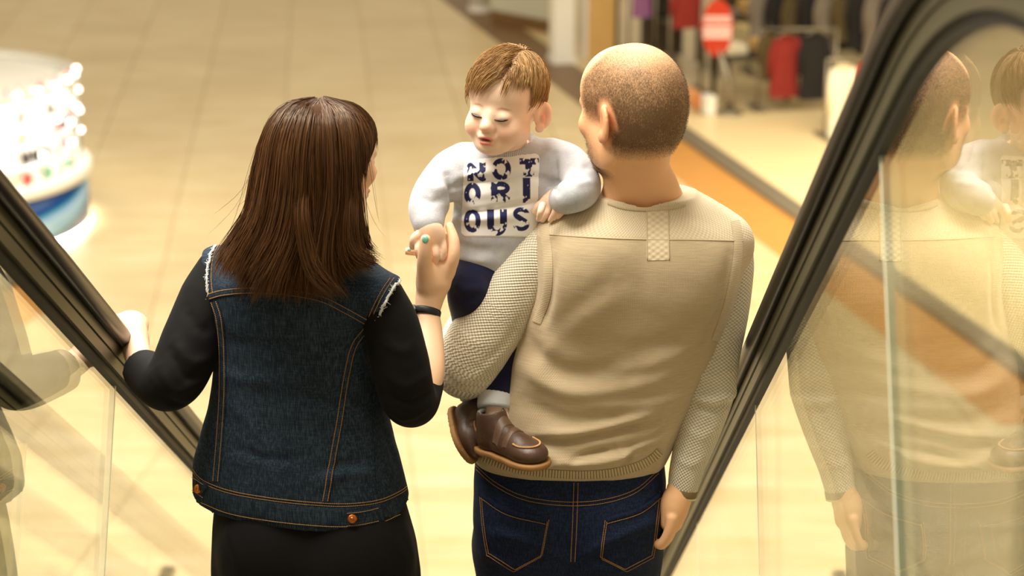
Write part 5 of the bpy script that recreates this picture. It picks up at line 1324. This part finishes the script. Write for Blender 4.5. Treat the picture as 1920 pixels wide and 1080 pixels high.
# pale panel between the pillars, tan panel to the right
a = G(925, 42); b = G(1030, 62); c_ = (a+b)/2; L = np.linalg.norm(b-a); ang = math.atan2(b[1]-a[1], b[0]-a[0])
o = empty('room_divider', (c_[0], c_[1], 0), ang, 'pale grey-green divider between the two white pillars', 'divider')
MB().box((c_[0], c_[1], 1.55), (L, .06, 2.7), rz=ang).obj('board', M_greyp, o); MB().box((c_[0], c_[1], .1), (L, .1, .2), rz=ang).obj('base', M_borderd, o)
p, h = upright(1125, 100, 0); o = empty('partition', (p[0], p[1], 0), RZS, 'tan wooden partition at the shop entrance right of the white pillar', 'partition')
MB().box((p[0], p[1], 1.6), (.42, .12, 3.2), rz=RZS, bev=.01).obj('board', M_tan, o)
for dx in (-.23, .23): MB().box((p[0]+dx*math.cos(RZS), p[1]+dx*math.sin(RZS), 1.6), (.04, .16, 3.2), rz=RZS).obj('edge_post', M_white if dx < 0 else M_dkwood, o)
# sale sign: red oval on a grey post
p, h = upright(1368, 213, 0); o = empty('standing_sign', (p[0], p[1], Z0), 0, 'red oval sign with a white lettered band on a grey stand', 'sign')
sc = W(1345, 52, p[1]); 
MB().lathe((p[0], p[1], Z0), [(.17, 0), (.17, .02), (.05, .05), (.045, .06)], 24).obj('base', M_metal, o, True)
MB().tube([(p[0], p[1], Z0+.04), (p[0]-.02, p[1], Z0+.4), (sc[0], p[1]+.02, sc[2]-.2)], [.07, .055, .03], 12).obj('post', M_metal, o, True)
def oval(rx, rz, y0, y1, cut=None, n=40):
    pts = [(rx*math.cos(2*math.pi*k/n), rz*math.sin(2*math.pi*k/n)) for k in range(n)]
    V = [(sc[0]+x, sc[1]+y, sc[2]+z) for y in (y0, y1) for x, z in pts]; F = [tuple(range(n)), tuple(range(2*n-1, n-1, -1))]+[(k, k+n, (k+1) % n+n, (k+1) % n) for k in range(n)]; return V, F
V, F = oval(.195, .36, -.015, .015); pl = link('plate', mesh_np('plate', V, F, False), mat('sign_red', (192, 46, 10), .45), o)
mb = MB()
for z0_, z1_ in ((.07, .15), (-.13, .02)):
    w0 = .185*math.sqrt(max(0, 1-(max(abs(z0_), abs(z1_))/.36)**2)); Mx = Matrix.Rotation(-.0, 3, 'Y')
    mb.box((sc[0], sc[1]-.018, sc[2]+(z0_+z1_)/2), (2*w0, .006, z1_-z0_))
mb.obj('white_band', mat('sign_white', (240, 214, 204), .5), pl)
# lettering too soft to read in the picture: rows of small upright strokes
mb = MB(); rs = np.random.RandomState(3)
for zc_, n_, hh in ((-.055, 11, .08), (.11, 12, .045)):
    for k in range(n_):
        xx = sc[0]-.15+.30*k/(n_-1); mb.box((xx, sc[1]-.0225, sc[2]+zc_), (.012, .004, hh*rs.uniform(.7, 1)))
        if k % 2: mb.box((xx+.008, sc[1]-.0225, sc[2]+zc_+rs.choice([-.3, 0, .3])*hh), (.014, .004, .012))
tag(mb.obj('lettering', mat('sign_letter_red', (206, 96, 80), .5), pl), kind='stuff')
# garments on hangers / rails
def garment(name, px, py0, py1, dep, w, m_, label, tilt=0.0, sleeves=True, thick=.12, group=None):
    """a hanging top or coat: shoulders, body flaring to the hem, two sleeves, hanger"""
    c0 = W(px, py0, dep); c1 = W(px, py1, dep); H = c0[2]-c1[2]; o = empty(name, (c0[0], c0[1], c1[2]), RZS+tilt, label, 'garment', group)
    R = Rz(RZS+tilt); rs = np.random.RandomState(int(px)); V = []; n = 20; lv = 9
    for k in range(lv):
        f = k/(lv-1); z = -H*f; hw = w/2*(.55+.45*min(1, f*5))*(1+.10*f); hd = thick/2*(.6+.4*min(1, f*4))
        for j in range(n):
            a_ = 2*math.pi*j/n; rp_ = 1+.07*math.sin(a_*5+f*2+px)*f; V.append(c0+R@np.array([hw*rp_*math.cos(a_), hd*rp_*math.sin(a_), z]))
    F = [(k*n+j, k*n+(j+1) % n, (k+1)*n+(j+1) % n, (k+1)*n+j) for k in range(lv-1) for j in range(n)]+[tuple(range(n)), tuple(range(lv*n-1, (lv-1)*n-1, -1))]
    link('body', mesh_np('body', V, F), m_, o)
    if sleeves:
        for q in (-1, 1): MB().tube([c0+R@np.array([q*w*.40, 0, -.05]), c0+R@np.array([q*w*.56, 0, -H*.3]), c0+R@np.array([q*w*.58, -.02, -H*.62])], [.055, .055, .045], 10, .7).obj('sleeve', m_, o, True)
    MB().tube([c0+R@np.array([-w*.38, 0, -.02]), c0+R@np.array([0, 0, .04]), c0+R@np.array([w*.38, 0, -.02])], .008, 6).tube([c0+np.array([0, 0, .04]), c0+np.array([0, 0, .12])], .005, 6).obj('hanger', M_metal, o)
    return c0
def rail(px0, px1, py, dep0, dep1, label):
    a = W(px0, py, dep0); b = W(px1, py, dep1); o = empty('clothes_rail', ((a[0]+b[0])/2, (a[1]+b[1])/2, Z0), 0, label, 'clothes rail')
    MB().tube([a, b], .018, 8).obj('bar', M_metal, o, True)
    for p in (a, b): MB().tube([p, (p[0], p[1], Z0)], .018, 8).obj('upright', M_metal, o, True); MB().box((p[0], p[1], Z0+.02), (.08, .5, .04), rz=RZS).obj('foot', M_metal, o)
D1 = shop_ab(1520, 250)
yb = G(1480, 215)[1]
rail(1425, 1570, 55, yb+.1, yb-.1, 'grey clothes rail holding the red and black clothes by the shop entrance')
garment('coat', 1475, 66, 182, yb-.02, .36, M_dkred, 'dark red coat hanging on the rail right of the oval sign')
garment('coat', 1530, 62, 186, yb-.04, .34, M_blackc, 'black coat hanging between the dark red coat and the cream dress')
garment('shirt', 1442, 60, 150, yb+.12, .22, M_brownc, 'olive shirt hanging left of the dark red coat')
yw = G(1580, 260)[1]
garment('dress', 1582, 120, 262, yw-.15, .30, M_creamc, 'long cream dress nearest the black handrail', sleeves=True)
garment('shirt', 1625, 118, 210, yw+.1, .34, M_red, 'bright red shirt partly behind the black handrail')
garment('jacket', 1288, -18, 52, G(1300, 190)[1]+.4, .36, M_dkred, 'brick red jacket hanging just left of the oval sign')
garment('scarf', 1205, -30, 32, G(1210, 150)[1]+1.0, .26, M_purple, 'purple scarf at the top of the picture by the shop entrance', sleeves=False)
rail(1552, 1668, 112, yw-.22, yw+.22, 'grey clothes rail holding the long cream dress and bright red shirt')
rail(1258, 1318, -26, G(1300, 190)[1]+.4, G(1300, 190)[1]+.4, 'short grey rail holding the brick red jacket')
rail(1180, 1230, -38, G(1210, 150)[1]+1.0, G(1210, 150)[1]+1.0, 'short grey rail holding the purple scarf')
# deep racks along the back, dark and crowded
ybk = G(1500, 150)[1]
rail(1410, 1690, -30, ybk+.3, ybk-.7, 'long clothes rail at the back of the shop')
cols = [M_greyc, M_blackc, M_brownc, M_blackc, M_greyc, M_brownc, M_blackc, M_greyc, M_blackc]
nm = ['grey', 'black', 'olive', 'black', 'grey', 'olive', 'black', 'grey', 'black']
pos = ['at the left end of the back rail', 'second from the left on the back rail', 'third from the left on the back rail', 'fourth from the left on the back rail', 'in the middle of the back rail', 'sixth from the left on the back rail', 'seventh from the left on the back rail', 'second from the right on the back rail', 'at the right end of the back rail']
for k in range(9): garment('jumper', 1428+k*31, -18+(k % 3)*4, 78+(k*7 % 5)*7, ybk+.22-.105*k, .28, cols[k], f'{nm[k]} jumper hanging {pos[k]}', group='jumpers on the back rail')
# tables with folded goods
def table(px, py, w, d, h, label, mt, items, il, z=Z0):
    p = G(px, py, z); o = empty('display_table', (p[0], p[1], z), RZS, label, 'table'); R = Rz(RZS)
    MB().box((p[0], p[1], z+h-.02), (w, d, .04), rz=RZS, bev=.008).obj('tabletop', mt, o)
    for sx in (-1, 1):
        for sy in (-1, 1): q = p+R@np.array([sx*(w/2-.04), sy*(d/2-.04), 0]); MB().box((q[0], q[1], z+(h-.04)/2), (.05, .05, h-.04), rz=RZS).obj('leg', mt, o)
    for k, (dx, dy, sz, m_) in enumerate(items):
        q = p+R@np.array([dx, dy, 0]); it = empty('folded_pile', (q[0], q[1], z+h), RZS+.1, il[k], 'folded clothes', None); n_ = max(2, int(sz[2]/.04))
        for j in range(n_): MB().box((q[0]+.008*math.sin(j*2.1), q[1], z+h+sz[2]*(j+.5)/n_), (sz[0], sz[1], sz[2]/n_-.004), rz=RZS+.1+.05*math.sin(j*3.3), bev=.006).obj('folded_garment', m_, it)
table(1405, 185, .9, .6, .62, 'dark wooden display table behind the sign stand', M_dkwood, [(-.25, 0, (.28, .3, .12), M_creamc), (.2, .05, (.28, .3, .16), M_tan)], ['cream folded pile on the left of the dark table by the sign', 'tan folded pile on the right of the dark table by the sign'])
table(1385, 120, 1.1, .7, .7, 'dark wooden table deeper in the shop beside the sign', M_dkwood, [(.2, 0, (.34, .4, .2), M_tan), (-.25, 0, (.3, .4, .1), M_greyc)], ['tan folded pile on the deeper table beside the sign', 'grey folded pile on the deeper table beside the sign'])
table(1290, 140, .7, .6, .75, 'dark wooden table just right of the cropped head', M_dkwood, [(0, 0, (.4, .4, .1), M_brownc)], ['olive folded pile on the table right of the cropped head'])
# low bench with orange and white boxes
for k, (px, py, m_, hh, lb) in enumerate(((1328, 213, M_white, .24, 'white box standing beside the sign base'), (1311, 202, mat('orange_card', (232, 150, 84), .6), .16, 'orange box left of the white box at the sign'), (1296, 190, mat('salmon_card', (236, 170, 110), .6), .16, 'salmon box second left of the white box'), (1283, 180, mat('peach_card', (240, 184, 130), .6), .14, 'peach box nearest the cropped head'))):
    p = G(px, py, Z0); o = empty('shoe_box', (p[0], p[1], Z0), RZS, lb, 'box'); MB().box((p[0], p[1], Z0+hh*.4), (.13, .2, hh*.8), rz=RZS, bev=.004).obj('carton', m_, o); MB().box((p[0], p[1], Z0+hh*.88), (.136, .206, hh*.24), rz=RZS, bev=.004).obj('lid', m_, o)
def shelving(px, py, w, h, label, m_, nsh=4):
    p = G(px, py, Z0); o = empty('shelving_unit', (p[0], p[1], Z0), RZS, label, 'shelving'); R = Rz(RZS)
    MB().box((p+R@np.array([0, .19, h/2])), (w, .03, h), rz=RZS).obj('back_panel', m_, o)
    for q in (-1, 1): MB().box(p+R@np.array([q*(w/2-.02), 0, h/2]), (.04, .4, h), rz=RZS).obj('side_panel', m_, o)
    for k in range(nsh+1): MB().box(p+R@np.array([0, 0, .05+k*(h-.08)/nsh]), (w-.08, .38, .03), rz=RZS).obj('shelf', m_, o)
    return p
pp_ = shelving(1530, 92, 1.5, 1.9, 'dark wooden shelving behind the dark red and black coats', M_dkwood)
pp_ = shelving(1690, 98, 1.3, 1.9, 'dark wooden shelving beyond the upper bend of the handrail', M_dkwood)
pp_ = shelving(1240, 100, .5, 2.0, 'narrow dark shelving between the tan partition and the oval sign', M_dkwood)
# mannequin leg and small lamp in the back
p, h = upright(1540, 120, 40)
lampc = W(1541, 55, p[1]-.4); o = empty('spot_lamp', tuple(lampc), 0, 'small white spot lamp glowing among the dark clothes', 'lamp')
MB().lathe(lampc-np.array([0, 0, .05]), [(.02, .1), (.045, .07), (.05, 0), (.001, -.004)], 18).obj('bulb', mat('lamp_glow', (255, 236, 220), .4, emit=1.2), o, True); MB().tube([lampc+np.array([0, 0, .05]), lampc+np.array([0, .3, .2])], .012, 6).obj('arm', M_metal, o)
ab = shop_ab(1541, 120)

# ------------------------------------------------------------------ the round cosmetics kiosk
KR = 1.5; kp = G(163, 428); KC = np.array([kp[0]-KR, kp[1]+.05, 0.0])
M_kblue = None
def wave_mat():
    t = NT('kiosk_blue_wave'); tc = t.n('ShaderNodeNewGeometry'); sep = t.n('ShaderNodeSeparateXYZ'); t.l(tc.outputs['Position'], sep.inputs[0])
    ang = t.math('ARCTAN2', t.math('SUBTRACT', sep.outputs[0], float(KC[0])), t.math('SUBTRACT', float(KC[1]), sep.outputs[1]))
    w = t.math('ADD', sep.outputs[2], t.math('MULTIPLY', t.math('SINE', t.math('MULTIPLY_ADD', ang, 5.0, -2.2)), -.03)); w = t.math('MULTIPLY_ADD', ang, -.35, w)
    r = t.n('ShaderNodeValToRGB'); r.color_ramp.interpolation = 'LINEAR'; e = r.color_ramp.elements
    st = [(0, (0, 70, 150)), (.14, (0, 76, 156)), (.16, (60, 190, 200)), (.19, (110, 165, 236)), (.26, (160, 205, 250)), (.30, (150, 200, 236)), (.37, (176, 216, 250)), (.46, (120, 165, 232)), (.50, (40, 170, 180)), (.53, (0, 72, 152)), (1, (0, 64, 142))]
    while len(e) < len(st): e.new(.5)
    for q, (p, c) in zip(e, st): q.position = p; q.color = (*lin(c), 1)
    t.l(t.math('MULTIPLY_ADD', w, 1.5, .52), r.inputs[0]); t.base(r.outputs[0]); t.b.inputs['Roughness'].default_value = .3; return t.m
ki = empty('kiosk', tuple(KC), 0, 'round white cosmetics kiosk with a blue wave-patterned base, brightly lit', 'kiosk')
M_glow = mat('led_white', (255, 250, 238), .5, emit=3.0); M_acr = mat('clear_acrylic_white', (250, 250, 248), .15, spec=.6)
MB().lathe(KC, [(KR-.05, .05), (KR, .06), (KR, .53), (KR-.02, .54)], 72).obj('base', wave_mat(), ki, True)
MB().lathe(KC, [(KR-.10, .0), (KR-.10, .06)], 60).obj('plinth', M_white, ki)
MB().lathe(KC, [(KR-.045, .012), (KR-.045, .05)], 60, cap=False).obj('light_strip', mat('under_glow', (255, 246, 222), .5, emit=42.0), ki)
MB().lathe(KC, [(KR-.02, .54), (KR+.05, .56), (KR+.06, .62), (KR+.03, .665), (KR-.22, .67), (KR-.22, .63)], 72, cap=False).obj('counter', M_white, ki, True)
MB().lathe(KC, [(KR-.22, .60), (KR-.22, 1.52), (KR-.26, 1.54)], 60).obj('display_core', M_white, ki, True)
for j, zz in enumerate((.88, 1.09, 1.30, 1.52)):
    sh = MB().lathe(KC, [(KR-.23, zz-.012), (KR-.07, zz-.012), (KR-.07, zz), (KR-.23, zz)], 60, cap=False).obj('shelf', M_acr, ki, True)
    MB().lathe(KC, [(KR-.225, zz-.03), (KR-.10, zz-.03), (KR-.10, zz-.018), (KR-.225, zz-.018)], 60, cap=False).obj('shelf_light', M_glow, sh)
for k in range(9):
    a_ = .30+k*.19; q = KC+np.array([(KR-.05)*math.sin(a_), -(KR-.05)*math.cos(a_), 0])
    MB().tube([(q[0], q[1], .665), (q[0], q[1], 1.60)], .010, 8).obj('upright', M_steel, ki, True)
    for zl in ((1.60, 1.38, 1.16, .95) if k % 2 == 0 else (1.60, 1.26)): MB().lathe((q[0], q[1], zl), [(.001, -.03), (.028, -.02), (.034, .0), (.028, .02), (.001, .032)], 14).obj('lamp', M_glow, ki, True)
MB().lathe(KC, [(KR-.06, 1.52), (KR-.03, 1.53), (KR-.03, 1.58), (KR-.06, 1.59)], 60, cap=False).obj('canopy_ring', M_white, ki, True)
# goods on the kiosk: bottles, jars and boxes, each its own thing
cb = [((232, 60, 60), 'red'), ((250, 250, 246), 'white'), ((240, 190, 200), 'pink'), ((60, 52, 70), 'dark violet'), ((250, 232, 190), 'cream'), ((120, 190, 150), 'green'), ((40, 36, 34), 'black'), ((230, 120, 140), 'rose'), ((214, 170, 90), 'golden')]
Mb = [mat('cosmetic_'+n_.replace(' ', '_'), c_, .25, coat=.3) for c_, n_ in cb]; M_cap = mat('silver_cap', (220, 220, 220), .2, metal=.9)
def bottle_mesh():
    a = MB().lathe((0, 0, 0), [(.026, 0), (.03, .01), (.03, .085), (.022, .105), (.012, .112), (.012, .12)], 14); b = MB().lathe((0, 0, .12), [(.015, 0), (.015, .035), (.011, .04)], 12); return a, b
bb, bc = bottle_mesh(); bme = [mesh_np('bottle_body', bb.v, bb.f) for _ in Mb]; cme = mesh_np('bottle_cap', bc.v, bc.f); cme.materials.append(M_cap)
for q, m_ in zip(bme, Mb): q.materials.append(m_)
def cbox(): return MB().box((0, 0, .06), (.07, .05, .12), bev=.004)
xb = cbox(); xme = [mesh_np('box_body', xb.v, xb.f, False) for _ in Mb]
for q, m_ in zip(xme, Mb): q.materials.append(m_)
lid_ = MB().box((0, 0, .124), (.073, .053, .008), bev=.002); lme = mesh_np('box_lid', lid_.v, lid_.f, False); lme.materials.append(M_cap)
rs = np.random.RandomState(21); tiers = [(.67, KR-.13, 'counter'), (.88, KR-.14, 'lowest shelf'), (1.09, KR-.14, 'second shelf'), (1.30, KR-.14, 'third shelf'), (1.52, KR-.14, 'top shelf')]
def put(kind, ci, pos, rz, label, group):
    o = empty('perfume_bottle' if kind else 'cosmetics_box', tuple(pos), rz, label, 'bottle' if kind else 'box', group)
    for nme, me_ in ((('bottle_body', bme[ci]), ('bottle_cap', cme)) if kind else (('box_body', xme[ci]), ('box_lid', lme))):
        c_ = bpy.data.objects.new(nme, me_); COL.objects.link(c_); c_.parent = o
ORD = ['leftmost', 'second', 'third', 'fourth', 'fifth', 'sixth', 'seventh', 'eighth', 'ninth', 'tenth', 'eleventh', 'twelfth', 'thirteenth']
for ti, (zz, rr_, tn) in enumerate(tiers):
    n_ = 0
    for k in range(13):
        a_ = .42+k*.105+rs.uniform(-.015, .015); q = KC+np.array([rr_*math.sin(a_), -rr_*math.cos(a_), zz+.001]); pj = project(q)
        if pj[0] < -15 or a_ > 2.0: continue
        ci = int(rs.choice(len(Mb), p=[.12, .30, .12, .08, .12, .06, .06, .08, .06])); kind = rs.uniform() < .62; wh = ORD[n_] if n_ == 0 else ORD[n_]+' from the left'; n_ += 1
        put(kind, ci, q, a_, f'{cb[ci][1]} {"perfume bottle" if kind else "cosmetics box"}, {wh} on the {tn} of the kiosk', f'goods on the kiosk {tn}')
